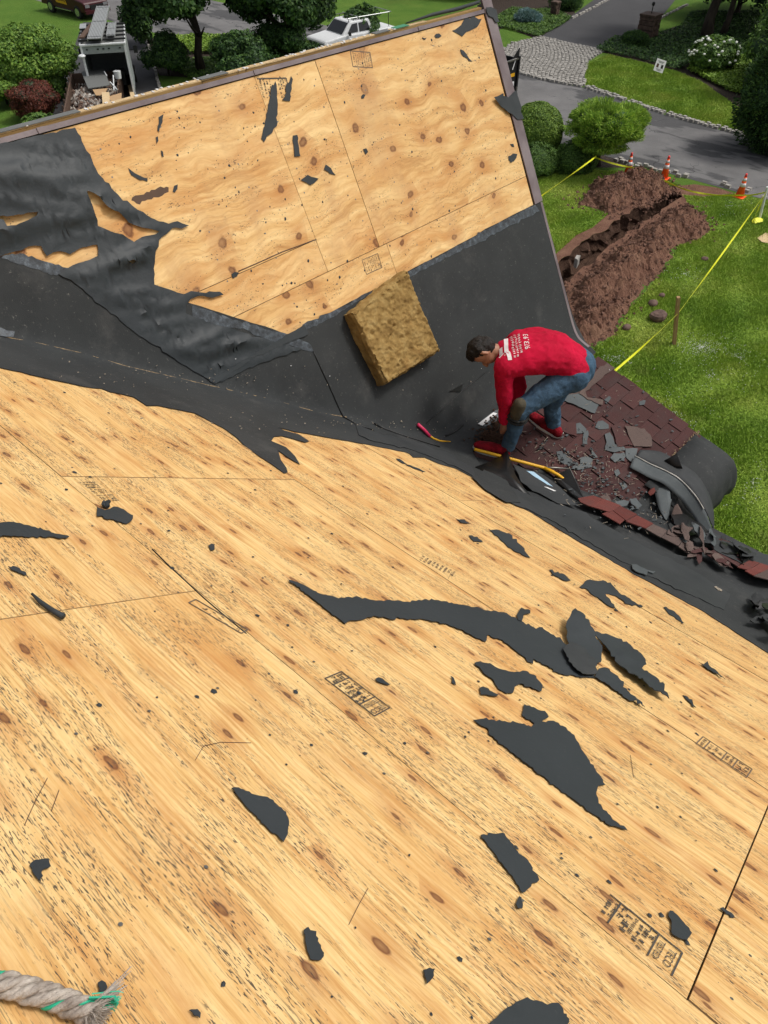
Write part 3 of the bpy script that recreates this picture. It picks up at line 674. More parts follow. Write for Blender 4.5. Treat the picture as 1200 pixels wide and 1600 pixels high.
cover('dark ivy under the trees around the stone pillar', [(930, 78), (960, 60), (1000, 62), (1060, 45), (1080, 20), (1210, 20), (1210, 92), (1160, 92), (1080, 100), (1060, 112), (1000, 94), (950, 84)], 'leaf_dark', 22000, .09, .2)
cover('mid green ground cover around the blue dwarf spruce', [(770, 30), (800, 15), (870, 18), (893, 30), (875, 42), (840, 60), (800, 48), (772, 42)], 'leaf_mid', 14000, .07, .2)
cover('yellow green ground cover under the centre trees', [(270, 60), (420, 60), (440, 85), (300, 85)], 'leaf_cover', 7000, .1, .3)
cover('dark green ground cover behind the roof ridge', [(245, 100), (440, 85), (460, 115), (300, 125)], 'leaf_mid', 8000, .09, .2)
p = at(824, 36); plant('dwarf_spruce', 'low pale blue dwarf spruce beside the driveway apron', 'shrub', p, [(p.x, p.y, .3, .95, .95, .5)], 'leaf_blue', 9000, .07, asp=.2, needle=True, shell=.35)
p = at(882, 14); plant('dwarf_conifer', 'dark bluish low conifer beside the far pillar', 'shrub', p, [(p.x, p.y, .5, 1.2, 1.2, .8)], 'leaf_dark', 9000, .07, asp=.2, needle=True, shell=.35)
p = at(992, 70); plant('dwarf_conifer', 'spreading blue green low conifer in front of the stone pillar', 'shrub', p, [(p.x, p.y, .3, .9, .9, .45)], 'leaf_dark', 7000, .07, asp=.2, needle=True, shell=.35)
p = at(1115, 103); c = at(1117, 82, .9)
hy = plant('hydrangea', 'bushy green shrub covered in white flowers', 'shrub', p, [(c.x, c.y, .8, 1.5, 1.3, .85)], 'leaf_mid', 15000, .08, shell=.5)
mb = MB()
for _ in range(64):
    a = random.uniform(0, 6.28); q = random.uniform(.2, 1)**.6; e = math.sqrt(max(0, 1-q*q)); e = e if random.random() < .5 else e*random.uniform(-.2, .8); q = math.sqrt(max(0, 1-e*e)); v = Vector((c.x+1.58*q*math.cos(a), c.y+1.38*q*math.sin(a), .80+.9*e)); mb.ball(v, (.08, .08, .06), 6, 4)
tag(mb.build('blossoms', M['petal'], hy), kind='stuff')
p = at(1103, 60); b = subblobs((p.x, p.y, 6.6), (5.0, 5.0, 2.2), 16, .38, 41)
plant('shade_tree', 'tall tree with a reddish trunk behind the white flowers', 'tree', p, b, 'leaf_mid', 40000, .13, shell=.8, tr=(6.8, .33, .2, .1, 9, 3.2), inner=False)
p = at(1128, 56); mb_ = None
b = subblobs((p.x+2, p.y-2, 6.0), (3.5, 3.5, 2.2), 8, .4, 44)
plant('shade_tree', 'slimmer tree standing just right of the tall reddish trunk', 'tree', p, b, 'leaf_dark', 20000, .13, shell=.8, tr=(6, .2, .5, -.3, 6, 2.4), inner=False)
p = at(1192, 215); c = at(1222, 150, 2.2); b = [(c.x, c.y, 2.2, 1.7, 1.7, 2.4)] + subblobs((c.x, c.y, 2.2), (2.0, 2.0, 2.6), 10, .4, 8)
plant('conifer', 'tall dark conifer at the right edge across the street', 'tree', Vector((c.x, c.y, 0)), b, 'leaf_dark', 42000, .10, asp=.3, needle=True, shell=.5)
c = at(1222, 75, 2.); b = subblobs((c.x, c.y, 2.2), (2.4, 2.4, 2.4), 9, .5, 9)
plant('leafy_bush', 'mid green leafy bush above the dark conifer at the right edge', 'bush', Vector((c.x, c.y, 0)), b, 'leaf_mid', 16000, .10, shell=.6)
bgt = [(740, -12, 3.2, 'leaf_deep'), (800, -18, 3.4, 'leaf_deep'), (855, -22, 3.4, 'leaf_dark'), (1150, 25, 3.2, 'leaf_deep'), (1195, 20, 3.4, 'leaf_dark'), (1250, 60, 4, 'leaf_deep'), (690, -30, 3.2, 'leaf_dark'), (1235, 130, 2.6, 'leaf_deep')]
lb = ['dark tree above the top corner of the dormer roof', 'black green tree behind the blue dwarf spruce', 'dark evergreen at the top edge beside the far driveway', 'dark shrub mass behind the white flowers', 'dark tree in the upper right corner', 'dark tree at the right edge level with the flowers', 'dark hedge tree at the top edge behind the ridge board', 'dark bush at the right edge behind the conifer']
for (a, b_, r_, m_), l_ in zip(bgt, lb):
    p = at(a, b_); plant('dark_tree', l_, 'tree', p, subblobs((p.x, p.y, r_*.9), (r_*1.1, r_*1.1, r_*.95), 10, .5, int(a)), m_, 16000, .14, shell=.6, tr=(2.2, .2, 0, 0, 5, 1.5))
# stone pillars
def pillar(px, py, label, hh, s, top):
    p = at(px, py); t = thing('stone_pillar', label, 'pillar', tuple(p)); mb = MB()
    k = 0
    for z in np.arange(.13, hh, .26):
        for a in range(4):
            n_ = 3
            for i in range(n_):
                u = (i-(n_-1)/2)*s/n_ + (.05 if int(z*10) % 2 else -.05); d = s/2-.05
                c = ((u, -d), (d, u), (-u, d), (-d, -u))[a]; dd = (s/n_*.92, .12) if a % 2 == 0 else (.12, s/n_*.92)
                k += 1; b = MB().box((p.x+c[0], p.y+c[1], z), (dd[0]*random.uniform(.85, 1), dd[1]*random.uniform(.9, 1.2), .23)); b.build('stone', M['stone'], t)
    MB().box((p.x, p.y, hh/2), (s*.82, s*.82, hh)).build('mortar_core', M['rust'], t)
    MB().box((p.x, p.y, hh+.06), (s+.12, s+.12, .12)).build('capstone', M['stone'], t, bevel=.015)
    if top: mb = MB(); mb.tube([(p.x, p.y, hh+.12), (p.x, p.y, hh+.55)], .03, 8); mb.ball((p.x, p.y, hh+.62), (.1, .1, .12)); mb.build('lantern', M['black'], t)
pillar(1010, 60, 'square brown stone pillar with a dark lantern on top beside the driveway', 1.25, .95, True)
pillar(866, 26, 'small stone bird bath pillar at the far left of the driveway', .8, .42, False)
# lawn sign
t = thing('lawn_sign', 'small white sign with two printed portraits stuck in the lawn across the street', 'sign', tuple(at(1026, 122)))
p = at(1027, 121); ax = (RT*.93+UP*-.0+FH*.2).normalized(); ax = (ax*.95 - UP*.30).normalized(); uz = (UP*.90 + RT*.28 + FH*.30); uz = (uz-ax*uz.dot(ax)).normalized(); ay = uz.cross(ax); C0 = Vector((p.x, p.y, .58))
MB().box(C0, (.62, .02, .60), (ax, ay, uz)).build('board', M['paper'], t)
for s_ in (-1, 1):
    MB().box(C0 + ax*(s_*.15) - uz*.02 + ay*(-.0)+ (ay*.013 if ay.dot(FH) < 0 else ay*-.013), (.14, .006, .18), (ax, ay, uz)).build('portrait', M['rust'] if s_ < 0 else M['black'], t)
for k, wd in ((.2, .4), (.15, .3), (-.18, .34), (-.23, .25)):
    MB().box(C0 + uz*k + (ay*.013 if ay.dot(FH) < 0 else ay*-.013), (wd, .005, .022), (ax, ay, uz)).build('text_line', M['slate'], t)
for s_ in (-1, 1): MB().tube([C0-uz*.3+ax*(s_*.2), Vector((p.x+ax.x*s_*.2, p.y+ax.y*s_*.2, 0))], .006, 6).build('wire_leg', M['steel'], t)
# cones
def cone_at(p, label):
    t = thing('traffic_cone', label, 'traffic cone', tuple(p), 'traffic cones along the street edge'); x, y = p.x, p.y
    MB().box((x, y, .02), (.42, .42, .04)).build('base', M['orange'], t, bevel=.01)
    def ring(n_, z0, z1, m, e=0):
        r = lambda z: .155*(1-z/.98)+.022+e
        MB().cone((x, y, z0), (x, y, z1), r(z0), r(z1), 20).build(n_, m, t, True)
    ring('cone_body', .04, .90, M['orange']); ring('reflective_band', .42, .56, M['reflect'], .004); ring('reflective_band', .64, .74, M['reflect'], .004)
    ring('cone_tip', .80, .91, M['cone_top'], .003); return t
cone_at(at(980, 274), 'orange cone half behind the rounded soil heap'); cone_at(at(1037, 279), 'orange cone standing beyond the rounded heap, middle of the three'); cone_at(at(1155, 308), 'orange cone nearest the white post')
# stake, post, tape
p = at(1053, 538); q_ = dp(1060, 464, (p.dot(FH)))
t = thing('wooden_stake', 'wooden stake in the lawn holding the yellow tape', 'stake', (p.x, p.y, 0))
X = (q_-p).normalized(); MB().box((p+q_)/2, (.115, .09, (q_-p).length), (X.orthogonal().normalized(), X.cross(X.orthogonal().normalized()), X)).build('shaft', M['wood_post'], t, bevel=.006)
pw = at(1186, 345); qw = dp(1199, 292, pw.dot(FH))
t = thing('white_post', 'white plastic post at the right edge with yellow tape tied to it', 'post', (pw.x, pw.y, 0)); MB().tube([pw, qw], .045, 10).build('post_tube', M['white'], t)
mb = MB(); mb.ball((pw.x-.25, pw.y, .1), (.25, .16, .08), 9, 5)
for k in range(len(mb.v)): mb.v[k] += Vector((random.gauss(0, .03), random.gauss(0, .03), random.gauss(0, .02)))
tag(mb.build('tape_bundle', M['tape']), 'crumpled bundle of yellow tape at the foot of the white post', 'tape')
def ribbon(label, pts, wd=.075, sag=.1):
    mb = MB(); P = []
    for (a, b), sg in zip(zip(pts, pts[1:]), [sag]*9):
        for i in range(14): u = i/14; v = a.lerp(b, u); v = v - UP*sg*4*u*(1-u); P.append(v)
    P.append(pts[-1]); vv = []; ff = []
    for i, v in enumerate(P):
        d = (P[min(i+1, len(P)-1)]-P[max(i-1, 0)]).normalized(); tw = .6*math.sin(i*.37+len(label)); s_ = d.cross(UP).normalized(); s_ = s_*math.sin(tw)+UP*math.cos(tw); vv += [v-s_*wd/2, v+s_*wd/2]
    for i in range(len(P)-1): ff.append((2*i, 2*i+1, 2*i+3, 2*i+2))
    o = obj('caution_tape', vv, ff, M['tape']); s_ = o.modifiers.new('t', 'SOLIDIFY'); s_.thickness = .004; tag(o, label, 'caution tape'); return o
stk = dp(1059, 490, p.dot(FH)); posttop = dp(1197, 300, pw.dot(FH))
far_eave = Vector((5.85, 2.62, 8.24)); e1 = gp(935, 600, 1.0)
ribbon('yellow tape running from the roof past the stake to the white post', [e1, stk, posttop], .065, .08)
ribbon('yellow tape sagging past the cones to the white post', [at(930, 246, .9), at(990, 262, .55), at(1040, 283, .35), at(1090, 301, .3), at(1155, 305, .45), posttop], .06, .05)
rk = dp(848, 304, 12); rk = gp(846, 306, 1.0)
ribbon('yellow tape stretched from the yew trunk towards the roof corner', [at(932, 244, 1.0), gp(843, 308, 2.2)], .06, .02)
ribbon('loose double strand of yellow tape hanging down the white post', [posttop, dp(1178, 342, pw.dot(FH)*.995)], .07, .0)
o = obj('paper_scrap', [at(1183, 372, .03), at(1196, 364, .05), at(1212, 368, .03), at(1208, 382, .02), at(1190, 378, .06)], [(0, 1, 2, 3, 4)], M['kraft']); s_ = o.modifiers.new('t', 'SOLIDIFY'); s_.thickness = .01; tag(o, 'pale torn board scrap on the lawn at the right edge', 'scrap')
pv = [at(*q) for q in ((898, 404), (901, 399), (907, 400), (903, 407))]
o = obj('limestone_chunk', [v+UP*.02 for v in pv]+[v-UP*.3 for v in pv], [(0, 1, 2, 3), (0, 4, 5, 1), (1, 5, 6, 2), (2, 6, 7, 3), (3, 7, 4, 0)], M['cobble']); tag(o, 'pale broken stone exposed at the trench edge nearest the roof', 'stone')
# ------------------------------------------------------------------ vehicles
def frame(px, py, dirv, z=0):
    p = at(px, py, z); d = Vector(dirv).normalized(); return p, d, UP.cross(d)
def wheel(c, d, s_, r=.36, w_=.24, parent=None):
    t = MB().tube([c-s_*w_/2, c-s_*w_*.36, c+s_*w_*.36, c+s_*w_/2], [r*.9, r, r, r*.9], 20).build('wheel', M['rubber'], parent)
    MB().tube([c-s_*(w_/2+.01), c+s_*(w_/2+.01)], r*.6, 14).build('rim', M['chrome'], t); 
    return t
# box truck
d = Vector((.55, .84, 0)).normalized(); s = Vector((d.y, -d.x, 0))    # s = right side
rear = (at(127, 72, 3.0)+at(193, 68, 3.0))/2; B = Vector((rear.x, rear.y, 0)); ax = (s, d, UP); W, LB, HB = 2.05, 3.9, 3.0
t = thing('box_truck', 'grey box truck with its rear open and planks on the roof rack', 'truck', tuple(B))
def bx(name, u, v, z, du, dv, dz, m, parent=t, bev=0): return MB().box(B+s*u+d*v+UP*z, (du, dv, dz), ax).build(name, M[m], parent, bevel=bev)
bx('side_panel', W/2-.025, LB/2, 1.85, .05, LB, 2.3, 'grey_paint'); bx('side_panel', -W/2+.025, LB/2, 1.85, .05, LB, 2.3, 'grey_paint')
bx('roof_panel', 0, LB/2, 2.98, W, LB, .05, 'slate', bev=.02); bx('front_panel', 0, LB-.02, 1.85, W-.1, .05, 2.2, 'grey_paint'); bx('floor', 0, LB/2, .72, W-.02, LB, .1, 'black')
bx('header', 0, .03, 2.80, W-.1, .06, .30, 'grey_paint'); bx('corner_post', -W/2+.04, .0, 1.85, .09, .07, 2.3, 'white'); bx('corner_post', W/2-.04, .0, 1.85, .09, .07, 2.3, 'white')
bx('top_rail', 0, -.01, 3.02, W+.04, .10, .1, 'white', bev=.03); bx('top_rail', W/2, LB/2, 3.02, .07, LB, .07, 'white', bev=.02); bx('top_rail', -W/2, LB/2, 3.02, .07, LB, .07, 'white', bev=.02)
for u in (-.75, -.25, .0, .25, .75): bx('marker_light', u, -.01, 2.84, .09, .03, .05, 'black')
bx('cargo', -.4, 1.2, 1.0, .8, .8, .5, 'rust'); bx('cargo', .3, 2.2, 1.1, .7, .7, .6, 'slate')
for v in (.25, 1.0, 1.8, 2.6, 3.4): bx('rack_bar', 0, v, 3.16, W+.1, .07, .07, 'black')
bx('cab', 0, LB+.75, 1.35, 1.95, 1.5, 1.5, 'white', bev=.12); bx('bonnet', 0, LB+1.9, .95, 1.8, 1.0, .8, 'white', bev=.1); bx('windscreen', 0, LB+1.5, 1.75, 1.6, .06, .6, 'glass')
mm = bx('wing_mirror', W/2+.32, LB-.2, 1.95, .2, .1, .34, 'black'); bx('mirror_arm', W/2+.15, LB-.2, 1.95, .3, .04, .04, 'black', mm)
bx('wing_mirror', -W/2-.32, LB-.2, 1.95, .2, .1, .34, 'black')
bx('bumper', 0, -.1, .55, W, .12, .14, 'black')
for u in (-1, 1):
    for v in (.9, LB+1.6): wheel(B+s*u*(W/2-.1)+d*v+UP*.42, d, s, .42, .28, t)
MB().ball(B-s*(W/2)-d*.15+UP*2.62, (.17, .17, .08), 12, 6).build('work_light', M['white'], t)
# planks on the rack
def plank(label, u0, v0, u1, v1, z0, z1, wd, m, slats):
    a = B+s*u0+d*v0+UP*z0; b = B+s*u1+d*v1+UP*z1; dd = (b-a).normalized(); ss = dd.cross(UP).normalized(); nn = ss.cross(dd); L = (b-a).length
    t2 = thing('walk_plank', label, 'plank', tuple(a)); c = (a+b)/2
    MB().box(c, (wd, L, .03), (ss, dd, nn)).build('deck', M[m], t2)
    for k in range(slats): u = (k+.5)/slats-.5; MB().box(c+ss*u*wd*.94+nn*.022, (wd/slats*.55, L, .014), (ss, dd, nn)).build('slat', M['alu'], t2)
    for k in (-1, 1): MB().box(c+ss*k*(wd/2+.01)-nn*.02, (.025, L, .12), (ss, dd, nn)).build('side_rail', M['alu'], t2)
    for v in (.05, .5, .95): MB().box(a.lerp(b, v)+nn*.032, (wd, .03, .01), (ss, dd, nn)).build('cross_bar', M['black'], t2)
plank('long ribbed aluminium walk plank on the truck rack pointing at the street', -.30, -.15, .12, 5.5, 3.28, 3.55, .60, 'slate', 8)
plank('short aluminium plank on the right of the truck rack', .42, .5, .5, 3.3, 3.24, 3.24, .34, 'slate', 5)
tb = MB().box(B+s*-.68+d*1.7+UP*3.26, (.24, 2.8, .07), ((s*.99+d*.1).normalized(), (d*.99-s*.1).normalized()*-1 if 0 else (d*.98+s*.16).normalized(), UP)).build('timber_board', M['rust'], bevel=.005); tag(tb, 'dark timber board on the left of the truck rack', 'board')
tb = MB().box(B+s*-.9+d*2.9+UP*3.23, (.3, 1.0, .03), ax).build('aluminium_sheet', M['alu']); tag(tb, 'small aluminium ladder end at the left of the rack', 'ladder')
# debris trailer
T0 = at(96, 200, 1.5); T1 = at(112, 117, 1.5); dt = (T1-T0); dt.z = 0; LT = dt.length+1.4; dt.normalize(); st_ = Vector((dt.y, -dt.x, 0)); T0 = Vector((T0.x, T0.y, 0))-dt*1.4
tr = thing('dump_trailer', 'wooden sided trailer heaped with demolition rubble behind the box truck', 'trailer', tuple(T0)); WT = 2.25; axt = (st_, dt, UP)
def tx(name, u, v, z, du, dv, dz, m, parent=tr): return MB().box(T0+st_*u+dt*v+UP*z, (du, dv, dz), axt).build(name, M[m], parent)
for k in range(4):
    tx('side_plank', 0, LT/2, .72+.24*k, .06+.008*(k % 2), LT, .225, 'rust'); tx('side_plank', WT, LT/2, .72+.24*k, .06+.008*(k % 2), LT, .225, 'rust'); tx('end_plank', WT/2, LT, .72+.24*k, WT, .06, .225, 'rust'); tx('end_plank', WT/2, 0, .72+.24*k, WT, .06, .225, 'rust')
for v in np.arange(.3, LT, .9): tx('stake_post', -.06, v, 1.1, .07, .08, 1.15, 'stone'); tx('stake_post', WT+.06, v, 1.1, .07, .08, 1.15, 'stone')
tx('bed', WT/2, LT/2, .55, WT, LT, .1, 'black')
for u in (-.2, WT+.2):
    for v in (LT*.4, LT*.55): wheel(T0+st_*u+dt*v+UP*.35, dt, st_, .34, .2, tr)
M['rub_w'] = mk('rubble_pale', (.55, .52, .47), (.20, .16, .13), 3); M['rub_b'] = mk('rubble_brown', (.22, .14, .10), (.08, .05, .04), 3)
for nm, mt, k_, sz in (('rubble', 'rub_w', 1500, .13), ('rubble', 'rub_b', 1100, .12)):
    sp = []
    for _ in range(k_):
        u, v = rng.uniform(.1, WT-.1), rng.uniform(.1, LT-.1); pp = T0+st_*u+dt*v; z = 1.15+.45*noise.noise(Vector((u, v, 2)))+.35*math.sin(math.pi*u/WT)*math.sin(math.pi*v/LT); sp.append((pp.x, pp.y, z*rng.uniform(.86, 1), sz*rng.uniform(.3, 1.25)))
    tag(clods(nm, sp, M[mt], tr), kind='stuff')
def loose(name, label, cat, pxs, z, m, tk=.03):
    P_ = [at(a, b, z) for a, b in pxs]; mb = MB().prism(P_, (0, 0, tk)); return tag(mb.build(name, M[m]), label, cat)
loose('grey_panel', 'flat grey panel lying on the rubble in the trailer', 'panel', [(127, 113), (163, 109), (172, 134), (138, 139)], 1.72, 'slate')
loose('cardboard_sheet', 'pale cardboard piece on the rubble near the roof edge', 'cardboard', [(159, 145), (171, 145), (172, 166), (161, 167)], 1.75, 'kraft')
loose('cardboard_sheet', 'brown cardboard flap on the rubble beside the pale piece', 'cardboard', [(169, 152), (190, 146), (190, 160), (178, 166)], 1.73, 'card')
loose('cardboard_sheet', 'brown cardboard pieces under the grey panel', 'cardboard', [(145, 141), (168, 139), (162, 150), (150, 150)], 1.66, 'card')
p_ = at(184, 118, 1.7); tag(MB().cone(p_-UP*.12, p_+UP*.2, .15, .18, 16).build('white_bucket', M['white']), 'white bucket in the front corner of the trailer', 'bucket')
p_ = at(193, 160, 1.6); tag(MB().ball(p_, (.22, .2, .16), 10, 6).build('rubbish_bag', M['paper']), 'pale plastic bag of rubbish at the trailer side by the roof edge', 'bag')
for k, (a, b, l_) in enumerate([((177, 118), (178, 141), 'longest white pipe standing out of the rubble'), ((163, 112), (167, 119), 'short white pipe stub by the grey panel corner'), ((172, 128), (183, 140), 'thin white batten leaning across the rubble')]):
    tag(MB().tube([at(*a, 1.85), at(*b, 1.72)], .03, 8).build('white_pipe', M['white']), l_, 'pipe')
loose('plywood_offcut', 'orange plywood offcut leaning between trailer and truck side', 'offcut', [(200, 135), (204, 133), (212, 152), (206, 158)], .9, 'kraft', .04)
# pickups
def pickup(label, front, d, paint, L=5.3, rack=False, logo=False, name='pickup_truck'):
    s = Vector((d.y, -d.x, 0)); t = thing(name, label, 'pickup truck', (front.x, front.y, 0)); W = 1.95
    # silhouette along the length (v measured backwards from the front), extruded over the width
    prof = [(0, .45), (0, .95), (.12, 1.08), (1.35, 1.2), (1.95, 1.78), (3.35, 1.80), (3.6, 1.22), (L, 1.22), (L, .5)]
    def P(u, v, z): return front - d*v + s*u + UP*z
    low = [(0, .42), (0, .95), (.12, 1.06), (1.4, 1.2), (3.55, 1.2), (L, 1.2), (L, .45)]
    MB().prism([P(-W/2, v, z) for v, z in low], s*W).build('body', paint, t, bevel=.07)
    cabp = [(1.35, 1.19), (1.98, 1.80), (3.35, 1.82), (3.62, 1.19)]
    a = [P(-W/2+.06, v, z) if z < 1.3 else P(-W/2+.2, v, z) for v, z in cabp]; b = [P(W/2-.06, v, z) if z < 1.3 else P(W/2-.2, v, z) for v, z in cabp]
    MB().add(a+b, [(3, 2, 1, 0), (4, 5, 6, 7), (0, 1, 5, 4), (1, 2, 6, 5), (2, 3, 7, 6)]).build('cab', paint, t, bevel=.05)
    for sg in (-1, 1):
        def Q(v, z): k = (z-1.19)/.61; return P(sg*(W/2-.06-.14*k+.006), v, z)
        for w4 in ([(1.72, 1.27), (2.1, 1.68), (2.48, 1.70), (2.48, 1.27)], [(2.58, 1.27), (2.58, 1.70), (3.22, 1.70), (3.38, 1.27)]):
            MB().prism([Q(v, z) for v, z in w4], s*sg*.012).build('side_window', M['glass'], t)
        MB().box(P(sg*(W/2+.12), 1.75, 1.28), (.18, .08, .2), (s, d, UP)).build('wing_mirror', M['black'], t)
        MB().box(P(sg*.72, .0, .82), (.34, .06, .18), (s, d, UP)).build('headlight', M['chrome'], t)
        MB().box(P(sg*.999, 2.4, 1.0), (.03, .14, .03), (s, d, UP)).build('door_handle', M['chrome'], t)
        MB().box(P(sg*(W/2+.02), 2.5, .42), (.16, 1.9, .05), (s, d, UP)).build('running_board', M['chrome'], t)
        for v in (.9, L-1.15):
            wheel(P(sg*(W/2-.08), v, .40), d, s, .40, .26, t)
    MB().prism([P(-.78, 1.40, 1.25), P(.78, 1.40, 1.25), P(.70, 1.90, 1.74), P(-.70, 1.90, 1.74)], (d*.7+UP*.7)*.012).build('windscreen', M['glass'], t)
    MB().box(P(0, -.02, .72), (1.0, .05, .3), (s, d, UP)).build('grille', M['black'], t); MB().box(P(0, -.06, .48), (W, .14, .18), (s, d, UP)).build('bumper', M['chrome'] if not logo else M['maroon'], t)
    MB().box(P(0, 4.4, 1.21), (1.6, 1.5, .03), (s, d, UP)).build('bed_cover', M['black'] if not rack else M['white'], t)
    if rack:
        for sg in (-1, 1):
            MB().tube([P(sg*.70, 1.9, 1.95), P(sg*.70, 5.0, 1.95)], .025, 6).build('roof_rail', M['black'] if sg > 0 else M['alu'], t)
            for v in (1.95, 2.3, 2.65, 3.0, 3.3, 4.9): MB().tube([P(sg*.70, v, 1.78 if v < 3.4 else 1.2), P(sg*.70, v, 1.95)], .02, 6).build('rail_post', M['black'], t)
        for v in (2.6, 5.0): MB().tube([P(-.8, v, 1.98), P(.8, v, 1.98)], .025, 6).build('cross_bar', M['alu'], t)
    if logo:
        for sg in (-1, 1):
            MB().prism([P(sg*(W/2+.008), v, z) for v, z in ((2.0, .72), (3.3, .75), (3.4, 1.1), (2.2, 1.14))], s*sg*.006).build('yellow_lettering_panel', M['yellow'], t)
            for k in range(6): MB().box(P(sg*(W/2+.02), 2.25+k*.17, .93+.03*(k % 2)), (.006, .09, .16-.03*(k % 3)), (s, d, UP)).build('letter', M['maroon'], t)
    return t
pc = at(492, 66, .9); pickup('white pickup with a roof rack parked beyond the dormer ridge', Vector((pc.x, pc.y, 0)), (-(RT*.79+FH*.61)).normalized(), M['white'], rack=True)
pf = at(152, 16, .5); pickup('maroon pickup with yellow lettering cut off by the top edge of the photo', Vector((pf.x, pf.y, 0)), Vector((.05, -1, 0)).normalized(), M['maroon'], logo=True)
# black container
t = thing('dumpster', 'black dumpster with a white 7 showing past the roof edge', 'dumpster', tuple(at(803, 146)))
c0 = at(804, 146); dX = Vector((.93, .36, 0)).normalized(); dX = Vector((1, 0, 0)); dY = UP.cross(dX); HD = 1.5
def dx_(name, u, v, z, du, dv, dz, m): return MB().box(c0+dX*u+dY*v+UP*z, (du, dv, dz), (dX, dY, UP)).build(name, M[m], t)
dx_('side_wall', -1.4, 0, HD/2+.15, 2.8, .06, HD, 'black'); dx_('side_wall', -1.4, 2.2, HD/2+.15, 2.8, .06, HD, 'black'); dx_('end_wall', 0, 1.1, HD/2+.15, .06, 2.2, HD, 'black'); dx_('end_wall', -2.8, 1.1, HD/2+.15, .06, 2.2, HD, 'black'); dx_('floor', -1.4, 1.1, .2, 2.8, 2.2, .08, 'black')
dx_('top_rail', -1.4, -.04, HD+.15, 2.9, .1, .07, 'steel'); dx_('rib', .0, -.06, HD/2+.2, .12, .1, HD+.1, 'black')
for u in (-.95, -1.9): dx_('rib', u, -.06, HD/2+.15, .1, .08, HD, 'black')
MB().prism([c0+dX*(-.55)+UP*(HD+.15), c0+dX*.06+UP*(HD+.15), c0+dX*.06+UP*(HD+.6)], dY*.05).build('corner_gusset', M['black'], t)
MB().box(c0+dX*(-.05)-dY*.1+UP*.22, (.1, .1, .25), (dX, dY, UP)).build('latch', M['steel'], t)
FONT = None
def text_mesh(body, size):
    cu = bpy.data.curves.new('text', 'FONT'); cu.body = body; cu.size = size; cu.align_x = 'CENTER'; cu.align_y = 'CENTER'; cu.offset = 0
    o = bpy.data.objects.new('tmp', cu); COL.objects.link(o); bpy.context.view_layer.update()
    me = bpy.data.meshes.new_from_object(o.evaluated_get(bpy.context.evaluated_depsgraph_get())); bpy.data.objects.remove(o); return me
def text_on(name, body, size, c, X, Y, m, parent, h=.002):
    me = text_mesh(body, size); n = X.cross(Y); me.materials.clear(); me.materials.append(m)
    for v in me.vertices: q = v.co.copy(); v.co = c + X*q.x + Y*q.y + n*h
    return link(bpy.data.objects.new(name, me), parent)
text_on('number_seven', '7', .72, c0+dX*(-.42)-dY*.05+UP*1.42, dX, UP, M['paper'], t)
text_on('yellow_logo', 'NJ', .16, c0+dX*(-.42)-dY*.05+UP*.98, dX, UP, M['yellow'], t) if 0 else dx_('yellow_logo', -.42, -.036, .95, .36, .008, .16, 'yellow')
dx_('white_sticker', -.38, -.036, .5, .3, .008, .26, 'paper')
# ------------------------------------------------------------------ house
house = thing('house', 'house with steep stripped roofs showing bare plywood and black membrane', 'house', (3, 2, 0))
def yv(x): return 4.155 - .347*x
def clip(poly, fn):
    out = []
    for a, b in zip(poly, poly[1:]+poly[:1]):
        fa, fb = fn(a), fn(b)
        if fa >= 0: out.append(a)
        if (fa >= 0) != (fb >= 0): t = fa/(fa-fb); out.append((a[0]+(b[0]-a[0])*t, a[1]+(b[1]-a[1])*t))
    return out
def panel(poly, to3, n, m, uvf, dz):
    if len(poly) < 3: return
    top = [to3(*q)+n*dz for q in poly]; bot = [p-n*.016 for p in top]; k = len(poly)
    # top face on its own vertices so the edge band can carry another material
    me = bpy.data.meshes.new('plywood_panel'); V = top+bot; Fs = [tuple(range(k)), tuple(range(k, 2*k))[::-1]]+[(i, k+i, k+(i+1) % k, (i+1) % k) for i in range(k)]
    me.from_pydata([tuple(v) for v in V], [], Fs); me.materials.append(m); me.materials.append(M['ply_edge'])
    if me.polygons[0].normal.dot(n) < 0: me.flip_normals()
    l = me.uv_layers.new(name='UVMap')
    for lp in me.loops: l.data[lp.index].uv = uvf(*poly[lp.vertex_index % k])
    for p in me.polygons: p.material_index = 0 if p.index == 0 else 1
    me.update(); return link(bpy.data.objects.new('plywood_panel', me), house)
nA = Vector((math.sin(R(33.7)), 0, math.cos(R(33.7)))); nB = Vector((0, -SB, CB))
ga = .0019
def grid_panels(rows, to3, n, m, uvf, cl):
    for k, (v0, v1, us) in enumerate(rows):
        for u0, u1 in zip(us, us[1:]):
            q = clip([(v0+ga, u0+ga), (v1-ga, u0+ga), (v1-ga, u1-ga), (v0+ga, u1-ga)], cl); panel(q, to3, n, m, uvf, random.uniform(-.0018, .0012))
grid_panels([(-.92, -.30, (-4, -2.3, .14, 2.58, 4.4)), (-.30, .705, (-4, -3.5, -1.06, 1.385, 3.82, 4.5)), (.705, 1.715, (-4, -2.6, -.16, 2.14, 4.5)), (1.715, 2.71, (-4, -1.6, 3.3, 4.5)), (2.71, 3.44, (-4, -3, -.56, 1.88, 4.4))],
            lambda x, y: Vector((x, y, zA(x))), nA, M['ply_near'], lambda x, y: (y, x/math.cos(R(33.7))), lambda q: yv(q[0])-q[1]-.03)
def pB(x, s): y = s*CB; return Vector((x, y, TB*y - 4.2626/CB + H - .01))
clB = lambda q: q[1]*CB - yv(q[0]) - .03
XR = 5.665
